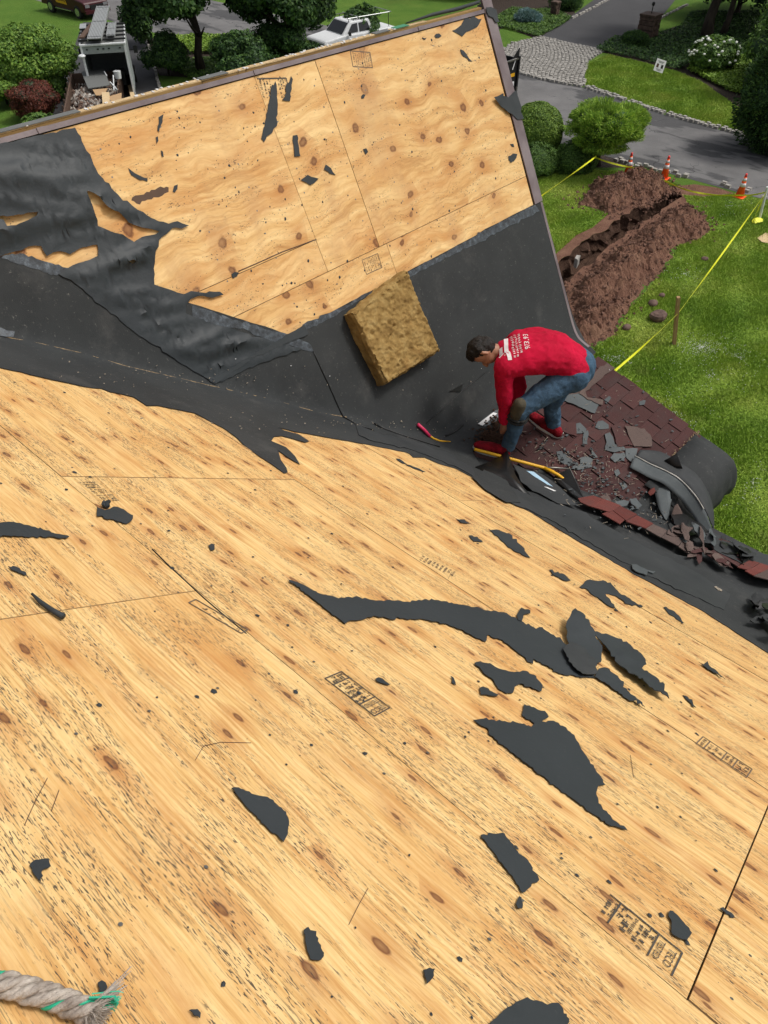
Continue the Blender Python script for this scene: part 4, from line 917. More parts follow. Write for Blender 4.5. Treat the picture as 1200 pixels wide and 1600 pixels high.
for (x0, x1, s0, s1) in ((.2, 1.41, 7.70, 8.93), (1.41, 3.33, 7.92, 8.93), (.2, 3.33, 7.70, 7.92), (3.33, 3.845, 7.70, 8.93), (3.845, XR, 7.70, 8.93), (.2, 2.0, 6.48, 7.70), (2.0, 3.92, 6.48, 7.70), (3.92, XR, 6.48, 7.70)):
    panel(clip([(x0+ga, s0+ga), (x1-ga, s0+ga), (x1-ga, s1-ga), (x0+ga, s1-ga)], clB), pB, nB, M['ply_far'], lambda x, s: (x, s), random.uniform(-.001, .001))
# dark deck under everything, back slopes and walls
st = .05; ids = {}; vv = []; ff = []
nx = int(5.76/st)+1; ny = int(8.12/st)+1
def dz_(x, y): return S(x, y)-(.05 if y > 3.1 and zB(y) > zA(x) else .024)
for i in range(nx+20):
    for j in range(ny):
        x = -.92+i*st; y = -4+j*st
        if x > 5.77: continue
        if x > 4.76 and y < 1.20: continue
        ids[i, j] = len(vv); vv.append((x, y, dz_(x, y)))
for i in range(nx+20):
    for j in range(ny):
        q = [(i, j), (i+1, j), (i+1, j+1), (i, j+1)]
        if all(a in ids for a in q): ff.append(tuple(ids[a] for a in q))
obj('roof_deck', vv, ff, M['membrane'], house, True)
ZR = H-1.31
obj('back_slope', [(.0, 4.18, ZR+.01), (5.78, 4.18, ZR+.01), (5.78, 8.2, ZR-4.2), (.0, 8.2, ZR-4.2)], [(0, 1, 2, 3)], M['felt'], house)
obj('back_slope', [(-.93, -4, zA(-.92)), (-.93, 6, zA(-.92)), (-6, 6, zA(-.92)-3.3), (-6, -4, zA(-.92)-3.3)], [(0, 1, 2, 3)], M['felt'], house)
obj('wall', [(5.6, 1.55, 0), (5.6, 8.1, 0), (5.6, 8.1, 6.5), (5.6, 4.2, ZR-.12), (5.6, 2.95, 8.22), (5.6, 1.55, 7.78)], [(0, 1, 2, 3, 4, 5)], M['wall'], house)
obj('wall', [(4.45, 1.55, 0), (5.6, 1.55, 0), (5.6, 1.55, 7.78), (4.45, 1.55, 7.78)], [(0, 1, 2, 3)], M['wall'], house)
obj('wall', [(4.45, -4, 0), (4.45, 1.55, 0), (4.45, 1.55, 7.78), (4.45, -4, 7.78)], [(0, 1, 2, 3)], M['wall'], house)
# ridge flashing and board
def strip_box(name, a, b, up, thick, m, h=None, parent=house): # long box between two points
    a, b = Vector(a), Vector(b); X = (b-a).normalized(); Z = Vector(up).normalized(); Y = Z.cross(X); L = (b-a).length
    return MB().box((a+b)/2, (L, thick[0], thick[1]), (X, Y, Z)).build(name, M[m], parent)
xs = [.15, 1.9, 3.35, 4.9, 5.70]
for a, b in zip(xs, xs[1:]):
    y = 8.96*CB; strip_box('ridge_flashing', pB(a+.002, 8.946)+nB*.008, pB(b-.002, 8.946)+nB*.008, nB, (.026, .005), 'drip')
    strip_box('flashing_joint', pB(b-.02, 8.946)+nB*.013, pB(b+.02, 8.946)+nB*.013, nB, (.028, .005), 'drip')
bz = ZR-.012
strip_box('ridge_board', (.1, 4.160, bz+.018), (2.95, 4.160, bz+.022), (0, 0, 1), (.036, .040), 'lumber'); strip_box('ridge_board', (2.955, 4.161, bz+.018), (5.66, 4.161, bz+.022), (0, 0, 1), (.036, .040), 'lumber')
strip_box('board_edge', (.1, 4.163, bz+.045), (5.0, 4.163, bz+.045), (0, 0, 1), (.040, .006), 'lumber_top')
mb = MB()
for k in range(110):
    x = .6+rng.random()*4.2; mb.box((x, 4.163+random.gauss(0, .012), bz+.0505), (random.uniform(.006, .02), random.uniform(.008, .022), .004))
tag(mb.build('paper_remnants', M['paper'], house), kind='stuff')
for (a, b, m_) in ((1.7, 2.15, 'slate'), (2.95, 3.15, 'slate'), (4.45, 4.6, 'slate')): strip_box('tape_remnant', (a, 4.163, bz+.051), (b, 4.163, bz+.051), (0, 0, 1), (.05, .004), m_)
n_ = N('green_tape'); M['green'] = n_.fin((.05, .22, .12), .6); strip_box('tape_remnant', (4.66, 4.163, bz+.051), (4.80, 4.163, bz+.051), (0, 0, 1), (.05, .004), 'green')
mb = MB(); mb.tube([(4.80, 4.17, bz+.06), (5.1, 4.175, bz+.07), (5.4, 4.175, bz+.065), (5.66, 4.17, bz+.075)], [.004, .012, .014, .012], 7); mb.build('rolled_felt_edge', M['felt'], house, True)
# rake trim
def prof_strip(name, ys, xa, xb, lift, m, drop=.13):
    vv = []; ff = []
    for y in ys:
        z = zB(y); n = nrm(4.9+.8, y) if 0 else Vector((0, -(zB(y+.004)-zB(y-.004))/.008, 1)).normalized()
        a = Vector((xa, y, z))+n*lift; b = Vector((xb, y, z))+n*lift; c = Vector((xb, y, z))-n*drop; vv += [a-n*.01, a, b, c]
    for i in range(len(ys)-1):
        for k in range(3): ff.append((4*i+k, 4*i+k+1, 4*i+4+k+1, 4*i+4+k))
    return obj(name, vv, ff, M[m], house)
prof_strip('rake_trim', [4.165-.02*i for i in range(37)], 5.672, 5.785, .014, 'drip')
prof_strip('rake_trim', [3.442-.02*i for i in range(37)], 5.755, 5.785, .008, 'drip')
strip_box('rake_post', (5.74, 4.12, ZR-.06), (5.74, 4.22, ZR+.16), (1, 0, 0), (.05, .05), 'drip')
# shingles on the low slope
kk = 0; sh_mesh = {}
for c in range(8):
    y0 = 1.49 + .137*c
    x = 3.6 + (.152 if c % 2 else 0) + .02*(c % 3)
    while x < 5.75:
        x1 = min(x+.300, 5.752); xm = (x+x1)/2
        if zB(y0+.1) > zA(xm)+.0 and x1-x > .04:
            e = .008+random.uniform(0, .006); ya = y0+random.gauss(0, .002); yb = y0+.152
            za, zb = zB(ya), zB(yb); V = []
            for (X, Y, Z) in ((x+.0045, ya, za+e), (x1-.0045, ya+random.gauss(0, .002), za+e+random.gauss(0, .001)), (x1-.0045, yb, zb+.003), (x+.0045, yb, zb+.003)): V.append(Vector((X, Y, Z)))
            V += [v-UP*.0055 for v in V]
            obj('shingle', V, [(0, 1, 2, 3), (7, 6, 5, 4), (0, 4, 5, 1), (1, 5, 6, 2), (3, 2, 6, 7), (0, 3, 7, 4)], M['shingle'], house); kk += 1
        x += .305
print('shingles', kk)
# black membrane over valley, flare and dormer foot
Z3 = lambda l: cv(l, 300, 620, 3)
Z2 = lambda l: cv(l, 0, 380, 2.4)
edge = [(1200, 1022), (1150, 990), (1100, 957), (1000, 903), (900, 845), (800, 785), (740, 748), (712, 733)]
torn = Z3([(1160, 318), (1090, 288), (1035, 287), (1018, 270), (1000, 262), (870, 237), (700, 205), (560, 180), (430, 154), (402, 148), (430, 162), (500, 180), (548, 212), (530, 218), (470, 200), (420, 187), (385, 190), (370, 210), (440, 240), (480, 280), (505, 322), (450, 290), (402, 255), (415, 300), (440, 335), (447, 358), (430, 362), (380, 325), (310, 280), (240, 228), (208, 195), (150, 152), (60, 105), (12, 80)])
left = Z2([(680, 630), (590, 612), (550, 613), (500, 580), (410, 560), (380, 548), (310, 540), (150, 505), (0, 470), (-90, 452)])
topL = [(-40, 398), (2, 402), (60, 414), (88, 422), (190, 440), (300, 475), (380, 500), (455, 524)]
topR = [(480, 505), (520, 486), (640, 422), (700, 391), (770, 352), (835, 319), (844, 314)]
rake = [(858, 362), (876, 430), (890, 480), (900, 508), (914, 534), (931, 551)]
low = [(905, 572), (860, 602), (812, 632), (775, 668), (745, 692), (738, 706), (750, 726), (800, 762), (850, 775), (900, 800), (960, 836), (1020, 860), (1080, 872), (1130, 905), (1200, 945), (1260, 980), (1260, 1058)]
sheet('membrane', topL+topR+rake+low+edge+torn+left, M['membrane'], house, lift=.005, thick=.002, wr=.0022, wf=3, dx=.055, dy=.026, js=14, ja=.5)
# seams and laps in the membrane
def px_line(name, pts, r, m, lift=.005, parent=house):
    P = []
    for a, b in zip(pts, pts[1:]):
        n = max(1, int(math.hypot(b[0]-a[0], b[1]-a[1])/12))
        for i in range(n): t = i/n; P.append(fit(a[0]+(b[0]-a[0])*t, a[1]+(b[1]-a[1])*t, lift))
    P.append(fit(*pts[-1], lift)); return MB().tube(P, r, 5).build(name, m, parent, True)
px_line('lap_seam', [(488, 548), (500, 575), (512, 600), (535, 652)], .0035, M['tar'], .009)
px_line('lap_seam', [(535, 652), (556, 665), (583, 674)], .005, M['tar'], .01)
px_line('lap_seam', [(583, 662), (600, 672), (640, 686), (686, 700)], .006, M['tar'], .011)
px_line('lap_seam', [(757, 582), (720, 612), (690, 640), (664, 662)], .003, M['tar'], .009)
px_line('lap_seam', [(723, 665), (708, 677), (695, 682)], .007, M['tar'], .009)
sheet('membrane_patch', [(700, 612), (722, 600), (718, 612)], M['tar'], house, lift=.012, js=0)
# overlapping membrane laps
def patch(poly, m='membrane2', lift=.011, wr=.004, name='membrane_patch', **k):
    return sheet(name, poly, M[m], house, lift=lift, thick=.0025, wr=wr, wf=5, dx=.05, dy=.035, js=8, ja=.8, **k)
patch([(-30, 508), (0, 512), (22, 518), (20, 528), (8, 529), (-30, 526)], 'strip', .013)
patch([(555, 665), (590, 678), (640, 690), (690, 706), (735, 730), (742, 748), (715, 733), (690, 722), (640, 704), (585, 692), (560, 682)], 'membrane2', .010)
patch([(736, 748), (768, 730), (790, 752), (812, 788), (790, 788), (757, 768)], 'membrane', .014)
patch([(800, 728), (845, 744), (868, 760), (905, 795), (870, 790), (830, 770), (812, 756)], 'membrane2', .018)
patch([(760, 770), (800, 765), (850, 782), (905, 800), (985, 845), (1085, 895), (1140, 930), (1130, 955), (1040, 915), (950, 868), (860, 815)], 'membrane2', .009)
sheet('label', cv([(680, 372), (722, 378), (740, 392), (834, 465), (800, 452), (720, 402)], 640, 640, 3.75), M['blue_label'], house, lift=.021, js=0)
sheet('label', cv([(782, 465), (800, 468), (852, 490), (840, 492)], 640, 640, 3.75), M['paper'], house, lift=.021, js=0)
patch([(748, 662), (772, 643), (790, 640), (792, 652), (757, 668)], 'strip', .012, 0)
sheet('release_strip', [(746, 664), (770, 646), (776, 648), (753, 667)], M['paper'], house, lift=.016, js=0)
# exposed adhesive bands along the torn membrane edges
def band(poly, **k): return sheet('adhesive_band', poly, M['strip'], house, lift=.0080, thick=.0008, wr=.0, wf=20, dx=.05, dy=.02, js=5, ja=1.0, **k)
band([(2, 401), (30, 396), (70, 409), (108, 419), (105, 425), (88, 431), (40, 416), (2, 404)])
band(cv([(0, 325), (90, 352), (190, 390), (300, 425), (430, 460), (500, 480), (560, 500), (604, 520), (632, 566), (590, 560), (520, 535), (400, 507), (250, 445), (150, 432), (60, 408), (0, 385)], 300, 380, 3.333))
band([(471, 508), (520, 486), (640, 423), (700, 392), (770, 353), (835, 320), (842, 330), (780, 362), (700, 402), (642, 432), (560, 470), (525, 493), (478, 515)])
patch([(460, 516), (473, 508), (480, 522), (420, 548), (400, 556), (335, 600), (330, 592), (372, 567), (411, 545)], 'felt', .016, .002)
# torn felt still stapled to the dormer
fo = [(-40, 236), (0, 225), (60, 212), (116, 200), (131, 230), (145, 258), (152, 272), (163, 285), (183, 305), (205, 322), (222, 332), (240, 343), (262, 350), (276, 346), (294, 353), (282, 358), (268, 357), (259, 366), (247, 376), (241, 400), (239, 420), (240, 445), (255, 450), (270, 455), (286, 460), (297, 455), (310, 457), (342, 456), (348, 461), (330, 466), (308, 463), (296, 468), (289, 478), (289, 490), (330, 505), (380, 520), (430, 535), (470, 545), (440, 556), (400, 570), (335, 601), (290, 572), (210, 520), (110, 438), (90, 428), (107, 418), (152, 400), (151, 383), (128, 387), (115, 394), (108, 398), (93, 393), (82, 395), (72, 401), (66, 392), (63, 385), (43, 386), (32, 392), (0, 401), (-40, 396)]
Z4 = lambda l: cv(l, 0, 180, 3)
h1 = [(-20, 341), (8, 340), (25, 337), (57, 333), (54, 339), (35, 348), (22, 354), (8, 355), (3, 345), (-20, 344)]
h2 = Z4([(395, 365), (405, 362), (430, 372), (470, 405), (485, 430), (500, 440), (560, 470), (600, 505), (640, 522), (660, 530), (742, 547), (625, 595), (590, 575), (570, 562), (530, 555), (455, 520), (450, 495), (425, 440)])
h3 = Z4([(95, 635), (130, 618), (190, 615), (205, 640), (215, 660), (245, 645), (280, 640), (330, 650), (345, 640), (385, 622), (452, 608), (455, 660), (325, 712)])
h4 = Z4([(590, 690), (610, 682), (626, 690), (615, 700), (600, 697)])
def feltw(x, y):
    s_ = y/CB; w_ = noise.noise(Vector((x*.9, s_*1.1, 3)))*.5
    r1 = 1-abs(noise.noise(Vector((x*.8+w_, s_*6.5+x*1.0+w_*2, 1))))*3.2; r2 = 1-abs(noise.noise(Vector((x*2.2, s_*13+x*3, 8))))*3.0
    d_ = 9
    for (ax_, ay_), (bx_, by_) in FE:
        dx_0, dy_0 = bx_-ax_, by_-ay_; u = max(0, min(1, ((x-ax_)*dx_0+(y-ay_)*dy_0)/(dx_0*dx_0+dy_0*dy_0+1e-9))); d_ = min(d_, math.hypot(x-ax_-u*dx_0, (y-ay_-u*dy_0)*2))
    return (.026*max(0, r1)**1.3 + .014*max(0, r2)**1.5)*min(1, .12+d_/.10)
FQ = [(h.x, h.y) for h in (hit(*q) for q in fo)]; FE = list(zip(FQ, FQ[1:]+FQ[:1]))
FA = sheet('felt_underlayment', fo, M['felt_wrinkled'], house, lift=.0115, thick=.0008, wr=.0, dx=.026, dy=.0105, js=7, ja=1.0, curl=feltw, holes=[h1, h2, h4])
# eave drape at the corner
vv = []; ff = []; prof = [(1.545, 0), (1.40, .008), (1.28, .008), (1.20, -.012), (1.15, -.06), (1.125, -.14), (1.115, -.23), (1.11, -.32)]
NX = 26
for i in range(NX):
    x = 4.78 + (5.83-4.78)*i/(NX-1); ex = max(0, (i-(NX-5)))*.012*(i > NX-5)
    for (y, dz) in prof: q = Vector((x, y, P3(x, y) + .012 + dz - ex*2)); w_ = (1-2.4*abs(noise.noise(Vector((x*5, y*4+dz*6, 2)))))*.014+noise.noise(Vector((x*12, y*9, 5)))*.005; vv.append(q+Vector((0, -w_*1.5, w_)))
m_ = len(prof)
for i in range(NX-1):
    for j in range(m_-1): ff.append((i*m_+j, i*m_+j+1, (i+1)*m_+j+1, (i+1)*m_+j))
o = obj('eave_drape', vv, ff, M['membrane'], house, True); s_ = o.modifiers.new('t', 'SOLIDIFY'); s_.thickness = .004
mb = MB()
for k in range(260):
    x = random.uniform(4.95, 5.735); y = 1.525+random.gauss(0, .009); mb.box((x, y, P3(x, y)+.020), (random.uniform(.004, .014), random.uniform(.004, .009), .004))
tag(mb.build('grit', M['dust'], house), kind='stuff')
strip_box('gutter', (4.8, 1.19, P3(0, 1.2)-.13), (5.70, 1.19, P3(0, 1.2)-.13), (0, 0, 1), (.08, .10), 'black')
strip_box('gutter', (4.80, -4, H-4.28), (4.80, 1.1, H-4.28), (0, 0, 1), (.10, .10), 'black')
# dark eave membrane at the far right
patch([(1104, 838), (1130, 846), (1165, 862), (1205, 876), (1250, 892), (1250, 930), (1205, 912), (1170, 893), (1140, 880), (1112, 866)], 'membrane2', .03, .02)
# red and brown shingles left along the valley
def tabs(name, polys, m, lift, sc_=None):
    for k, q in enumerate(polys):
        q = cv(q, *sc_) if sc_ else q
        P_ = [fit(a, b, lift+.004*(k % 2)) for a, b in q]; n = nrm(P_[0].x, P_[0].y); MB().prism(P_, n*.006).build('shingle', M[m], house)
E6 = (900, 660, 4)
tabs('red', [[(0, 500), (95, 482), (162, 505), (62, 545), (15, 522)], [(60, 547), (165, 508), (268, 548), (200, 590)], [(150, 597), (212, 577), (305, 622), (262, 662)], [(215, 577), (268, 552), (368, 603), (300, 642)], [(300, 644), (368, 606), (470, 657), (424, 688)]], 'shingle_red', .03, E6)
tabs('brown', [[(424, 690), (470, 659), (560, 700), (520, 745)], [(522, 747), (563, 702), (660, 752), (625, 800)], [(628, 803), (662, 755), (765, 830), (715, 858)]], 'shingle_brown', .028, E6)
tabs('maroon', [[(780, 735), (880, 770), (1040, 890), (1000, 925), (880, 850)], [(790, 845), (850, 822), (968, 938), (900, 912)], [(880, 745), (1050, 800), (1120, 850), (1050, 900), (960, 830)]], 'shingle', .026, E6)
tabs('red', [[(985, 945), (1065, 900), (1125, 918), (1055, 965)], [(1030, 972), (1062, 962), (1130, 980), (1085, 1003)], [(1060, 962), (1130, 920), (1200, 942), (1135, 982)]], 'shingle_red', .05, E6)
tabs('brown', [[(1085, 1005), (1205, 948), (1300, 975), (1300, 1040), (1180, 1030)]], 'shingle_brown', .055, E6)

# ------------------------------------------------------------------ felt scraps left on the plywood
A5 = (420, 840, 3); A6 = (800, 840, 3); A7 = (700, 1080, 2.4); A9 = (800, 1280, 3); B2 = (200, 1080, 2.4); B0 = (0, 1200, 2.4); L0 = (0, 700, 2.4); T2 = (400, 0, 3); T1 = (0, 0, 3); T4 = (0, 180, 3)
def scrap(label, poly, sc_=None, lift=.0045, wr=.003, m='felt', dx=.05, dy=.05, curl=None, ja=.9, grp='felt scraps on the plywood', thick=.0015, js=4):
    q = cv(poly, *sc_) if sc_ else poly
    o = sheet('felt_scrap', q, M[m], None, lift=lift, thick=thick, wr=wr, wf=9, dx=dx, dy=dy, js=js, ja=ja, curl=curl)
    return tag(o, label, 'felt scrap', grp)
arc = cv([(90, 205), (130, 215), (175, 235), (240, 270), (350, 290), (410, 280), (500, 300), (600, 300), (660, 308), (700, 297), (760, 292), (880, 315), (960, 330), (1040, 350), (1100, 355), (1150, 380)], *A5) + cv([(0, 375), (40, 395), (110, 432), (125, 425), (170, 447), (230, 482), (300, 560), (380, 640), (385, 662), (300, 657), (220, 642), (150, 602), (97, 572), (95, 598), (60, 568), (0, 525)], *A6) + cv([(1080, 482), (1020, 462), (1015, 492), (950, 465), (870, 425), (790, 400), (710, 385), (650, 390), (600, 378), (570, 390), (490, 372), (450, 385), (400, 395), (370, 398), (355, 410), (320, 380), (200, 290)], *A5)
scrap('long arched felt remnant, the largest curved piece across the middle of the near plywood', arc, wr=.003, dx=.035, dy=.035)
c0_ = hit(900, 1000)
def curl_dir(c, d, a, k): # bends upward along direction d from point c
    return lambda x, y: max(0, ((x-c.x)*d[0]+(y-c.y)*d[1]-a))**1.6*k
pA = hit(905, 1040); pBq = hit(890, 975)
scrap('leaf shaped flap of felt curling up behind the end of the long arch', [(883, 975), (888, 971), (900, 979), (912, 990), (923, 1000), (937, 1017), (938, 1035), (930, 1045), (922, 1042), (905, 1025), (885, 1010), (878, 990)], lift=.012, wr=.006, curl=lambda x, y: .055*math.exp(-((x-pBq.x)**2+(y-pBq.y)**2)/.02), dx=.02, dy=.02)
scrap('pointed felt piece right of the curled flap with one edge raised', cv([(370, 470), (395, 473), (440, 480), (540, 530), (590, 570), (612, 595), (615, 620), (595, 635), (640, 670), (700, 715), (698, 735), (720, 782), (650, 745), (570, 680), (530, 660), (470, 600), (430, 545)], *A6), lift=.006, wr=.009, curl=lambda x, y: .02, dx=.02, dy=.02, thick=.003)
scrap('tapering tail of felt below the curled flaps', cv([(390, 640), (400, 625), (440, 615), (480, 650), (530, 715), (550, 745), (570, 755), (617, 805), (540, 765), (460, 710), (385, 662)], *A6), lift=.008, wr=.008, dx=.02, dy=.02)
scrap('rounded flap folded over the end of the long felt arch', cv([(228, 545), (250, 520), (290, 508), (340, 545), (380, 600), (388, 655), (320, 660), (275, 625), (245, 580)], *A6), lift=.018, wr=.008, dx=.02, dy=.02, m='membrane2')
scrap('felt island shaped like a boot under the long arch', [(740, 1038), (750, 1035), (773, 1043), (793, 1050), (803, 1052), (820, 1050), (837, 1058), (847, 1073), (845, 1082), (832, 1078), (812, 1070), (803, 1075), (800, 1085), (790, 1085), (778, 1078), (770, 1065), (752, 1050)])
scrap('small felt oval just under the boot shaped island', [(748, 1077), (757, 1076), (778, 1087), (770, 1090), (750, 1087)])
scrap('large fish shaped felt remnant with a tapering lower tip', cv([(92, 112), (130, 108), (150, 113), (250, 120), (300, 132), (310, 138), (322, 125), (275, 95), (285, 52), (330, 70), (370, 90), (375, 100), (350, 118), (395, 115), (440, 140), (480, 190), (510, 240), (550, 300), (587, 355), (560, 360), (553, 385), (562, 425), (610, 480), (670, 527), (600, 505), (545, 467), (480, 420), (400, 360), (280, 270), (150, 165), (150, 148)], *A7), wr=.002)
scrap('slanted felt strip below the large fish shaped remnant', cv([(120, 545), (165, 538), (210, 538), (232, 570), (250, 600), (300, 650), (338, 715), (312, 725), (300, 745), (275, 762), (262, 735), (220, 680), (160, 600)], *A7))
scrap('tiny felt bit under the slanted strip', cv([(250, 805), (262, 775), (272, 780), (275, 820), (258, 822)], *A7))
scrap('kite shaped felt scrap right of the large lower stamp', cv([(735, 435), (750, 437), (770, 455), (800, 490), (838, 540), (815, 575), (790, 570), (765, 558), (742, 535), (740, 480), (728, 465)], *A9))
scrap('felt scrap cut by the bottom edge of the photo', cv([(0, 880), (35, 858), (65, 845), (80, 855), (110, 858), (145, 872), (160, 880), (180, 872), (212, 872), (235, 905), (262, 945), (255, 1010), (-100, 1020), (-110, 965), (-50, 910)], *A9))
scrap('half moon felt scrap low on the left of the near plywood', cv([(385, 372), (395, 368), (412, 369), (470, 395), (500, 402), (520, 405), (545, 425), (560, 440), (590, 460), (600, 490), (597, 520), (590, 555), (580, 573), (520, 520), (440, 440)], *B2))
scrap('upright oval felt scrap near the bottom middle', cv([(655, 905), (672, 893), (680, 905), (703, 908), (702, 925), (720, 960), (730, 1002), (712, 1017), (680, 1012), (668, 980)], *B2))
scrap('small ragged felt scrap right of the upright oval', cv([(1103, 1052), (1125, 1045), (1147, 1048), (1143, 1075), (1128, 1095), (1115, 1107), (1112, 1085)], *B2))
scrap('small hooked felt scrap at the lower left', cv([(115, 362), (130, 352), (180, 350), (187, 378), (155, 392), (150, 432), (128, 412), (118, 395)], *B0))
scrap('small felt oval just above the frayed rope end', cv([(363, 815), (378, 806), (392, 815), (399, 832), (390, 853), (368, 848)], *B0))
scrap('tiny felt flake between rope and the upright oval', cv([(705, 918), (735, 916), (748, 930), (746, 948), (722, 938)], *B0))
scrap('square ended felt patch below the upper left stamp', cv([(362, 228), (375, 232), (392, 238), (430, 225), (470, 240), (498, 255), (497, 268), (472, 288), (430, 275), (362, 262)], *L0))
mb = MB().ball(fit(164, 793, .012), (.016, .013, .012), 9, 6)
for k in range(len(mb.v)): mb.v[k] += Vector((random.gauss(0, .0022), random.gauss(0, .0022), random.gauss(0, .0022)))
mb; tag(mb.build('felt_lump', M['felt'], smooth=False), 'small crumpled lump of felt sitting on the square ended patch', 'felt scrap')
scrap('felt wedge pointing right from the left edge of the photo', cv([(-40, 290), (20, 285), (60, 288), (100, 294), (130, 300), (200, 325), (258, 338), (245, 345), (180, 338), (100, 338), (-40, 335)], *L0))
scrap('short felt sliver under the wedge at the left', cv([(28, 450), (60, 452), (95, 472), (98, 482), (70, 475)], *L0))
scrap('bean shaped felt flake between the two middle seams', cv([(780, 370), (792, 363), (803, 367), (803, 385), (790, 388)], *L0))
scrap('claw shaped felt remnant with two legs near the lower membrane', cv([(315, 235), (340, 208), (365, 200), (400, 208), (425, 202), (460, 215), (500, 262), (560, 300), (612, 328), (540, 315), (480, 275), (437, 265), (460, 300), (498, 348), (430, 310), (400, 283), (370, 268), (350, 245)], *A6))
scrap('long felt sliver left of the red shingles', [(763, 828), (779, 829), (800, 838), (812, 852), (828, 873), (815, 868), (790, 852)])
scrap('small felt strip above the claw shaped remnant', cv([(172, 155), (187, 155), (220, 172), (245, 178), (274, 203), (255, 208), (215, 190), (190, 178)], *A6))
scrap('crooked felt strip right of the claw shaped remnant', cv([(707, 330), (720, 328), (750, 345), (780, 368), (803, 404), (795, 407), (760, 375), (725, 352)], *A6))
scrap('small curled felt scrap near the right edge', cv([(870, 590), (895, 600), (912, 586), (920, 605), (950, 628), (995, 672), (940, 640), (905, 615)], *A6), lift=.008)
scrap('narrow felt sliver below the small curled scrap', cv([(797, 742), (820, 750), (860, 802), (840, 795)], *A6))
scrap('hooked felt bit touching the top of the long arch', cv([(18, 370), (40, 335), (82, 350), (82, 362), (50, 370), (42, 400), (25, 395)], *A6), lift=.008)
scrap('thin dark sliver on the plywood by the torn membrane edge', cv([(955, 292), (972, 293), (990, 305), (1050, 335), (1093, 353), (1040, 340), (985, 315)], 300, 620, 3))
scrap('small flake left of the long sliver', [(732, 838), (745, 840), (754, 848), (740, 847)])
scrap('small flake above the long sliver', [(712, 812), (725, 813), (735, 819), (720, 818)])
scrap('small felt oval beside the middle stamp', cv([(497, 668), (512, 661), (532, 668), (565, 697), (540, 692), (505, 680)], *A5))
scrap('tiny dark flake below the torn arch', cv([(850, 655), (862, 660), (875, 695), (855, 685)], *A5))
scrap('small flake beside the right hand seam', cv([(970, 425), (985, 420), (1010, 440), (1040, 468), (1020, 468), (990, 440)], *A9))
# dormer scraps
g2 = 'felt scraps on the dormer plywood'
def s2(label, poly, sc_, **k): return scrap(label, poly, sc_, grp=g2, dx=.04, dy=.025, js=5, **k)
s2('tall felt remnant covering part of the upper left dormer stamp', [(88, 382), (94, 398), (98, 440), (100, 500), (98, 580), (75, 622), (48, 640), (36, 668), (22, 650), (40, 570), (60, 480), (66, 420), (74, 398), (82, 400)], T2)
s2('narrow twisted felt strip beside the tall remnant', [(162, 358), (171, 372), (165, 400), (158, 440), (158, 475), (120, 470), (140, 435), (138, 400), (155, 385)], T2)
s2('small upright felt bar below the tall remnant', [(172, 636), (192, 633), (198, 680), (206, 733), (178, 735), (175, 680)], T2)
s2('ragged felt blot left of the middle dormer seam', [(208, 845), (225, 832), (240, 820), (258, 830), (292, 838), (270, 860), (252, 868), (235, 858)], T2)
s2('small felt wedge above the ragged blot', [(325, 772), (350, 790), (372, 822), (345, 815), (316, 795)], T2)
s2('largest felt patch at the top right of the dormer', [(918, 145), (945, 130), (960, 118), (972, 95), (978, 80), (1003, 88), (1010, 74), (1055, 90), (1045, 112), (1020, 135), (995, 148), (985, 150), (965, 172), (942, 158)], T2)
s2('thin slanted felt strip below the top right patch', [(955, 232), (970, 238), (985, 255), (1012, 290), (995, 286), (960, 252)], T2)
s2('small dome shaped felt bit left of the top right patch', [(835, 168), (842, 160), (856, 158), (868, 170), (855, 178), (840, 178)], T2)
s2('small hooked flake at the top of the dormer', [(777, 176), (788, 180), (797, 178), (792, 187), (782, 186)], T2)
s2('small arrow shaped flake near the right rake', [(990, 203), (1002, 200), (1012, 190), (1035, 192), (1030, 210), (1003, 235)], (480, 180, 3.158))
s2('tiny flake above the arrow shaped one', [(1000, 143), (1015, 142), (1020, 158), (1008, 155)], (480, 180, 3.158))
s2('sausage shaped felt scrap near the left dormer edge', [(600, 248), (612, 258), (630, 272), (655, 285), (690, 296), (690, 312), (655, 306), (615, 282)], T4)
s2('thin upright felt sliver near the upper left of the dormer', [(742, 550), (765, 536), (760, 560), (752, 590), (745, 620), (736, 612), (743, 580)], T1)
s2('small felt dot below the upright sliver', [(728, 645), (738, 640), (741, 660), (732, 675)], T1)
s2('second small felt dot below the upright sliver', [(752, 706), (762, 712), (765, 736), (757, 735)], T1)
s2('oval felt dot above the round knot', [(808, 360), (815, 332), (832, 325), (830, 345), (818, 363)], T4)
s2('square felt dot in the lower left of the dormer', [(1083, 745), (1100, 735), (1118, 738), (1110, 755), (1090, 766)], T4)
s2('small felt chip beside the middle dormer knot', [(500, 700), (515, 696), (524, 712), (512, 726)], T2)
s2('flat felt chip right of the middle seam', [(492, 452), (500, 442), (512, 444), (505, 460), (493, 464)], T2)
# felt wrapped over the rake
def wrapf(label, poly, sc_): return tag(sheet('felt_wrap', cv(poly, *sc_), M['felt'], None, lift=.020, thick=.0015, wr=.008, wf=7, dx=.03, dy=.015, js=5, ja=.8), label, 'felt scrap')
wrapf('felt strip wrapped over the rake halfway up the dormer', [(133, 722), (165, 712), (200, 692), (205, 712), (240, 722), (262, 700), (300, 672), (322, 755), (352, 880), (310, 885), (285, 860), (240, 832), (190, 790), (160, 755)], (740, 0, 4.706))
wrapf('felt piece wrapped over the top corner of the rake', [(75, 65), (110, 60), (150, 80), (172, 170), (145, 172), (128, 140), (95, 125), (80, 95)], (740, 0, 4.706))
tag(sheet('stain', cv([(615, 400), (650, 375), (700, 360), (740, 340), (790, 338), (790, 360), (760, 378), (720, 385), (680, 402), (640, 415)], *T4), M['rust'], house, lift=.0012, thick=0, js=4, ja=1.6))
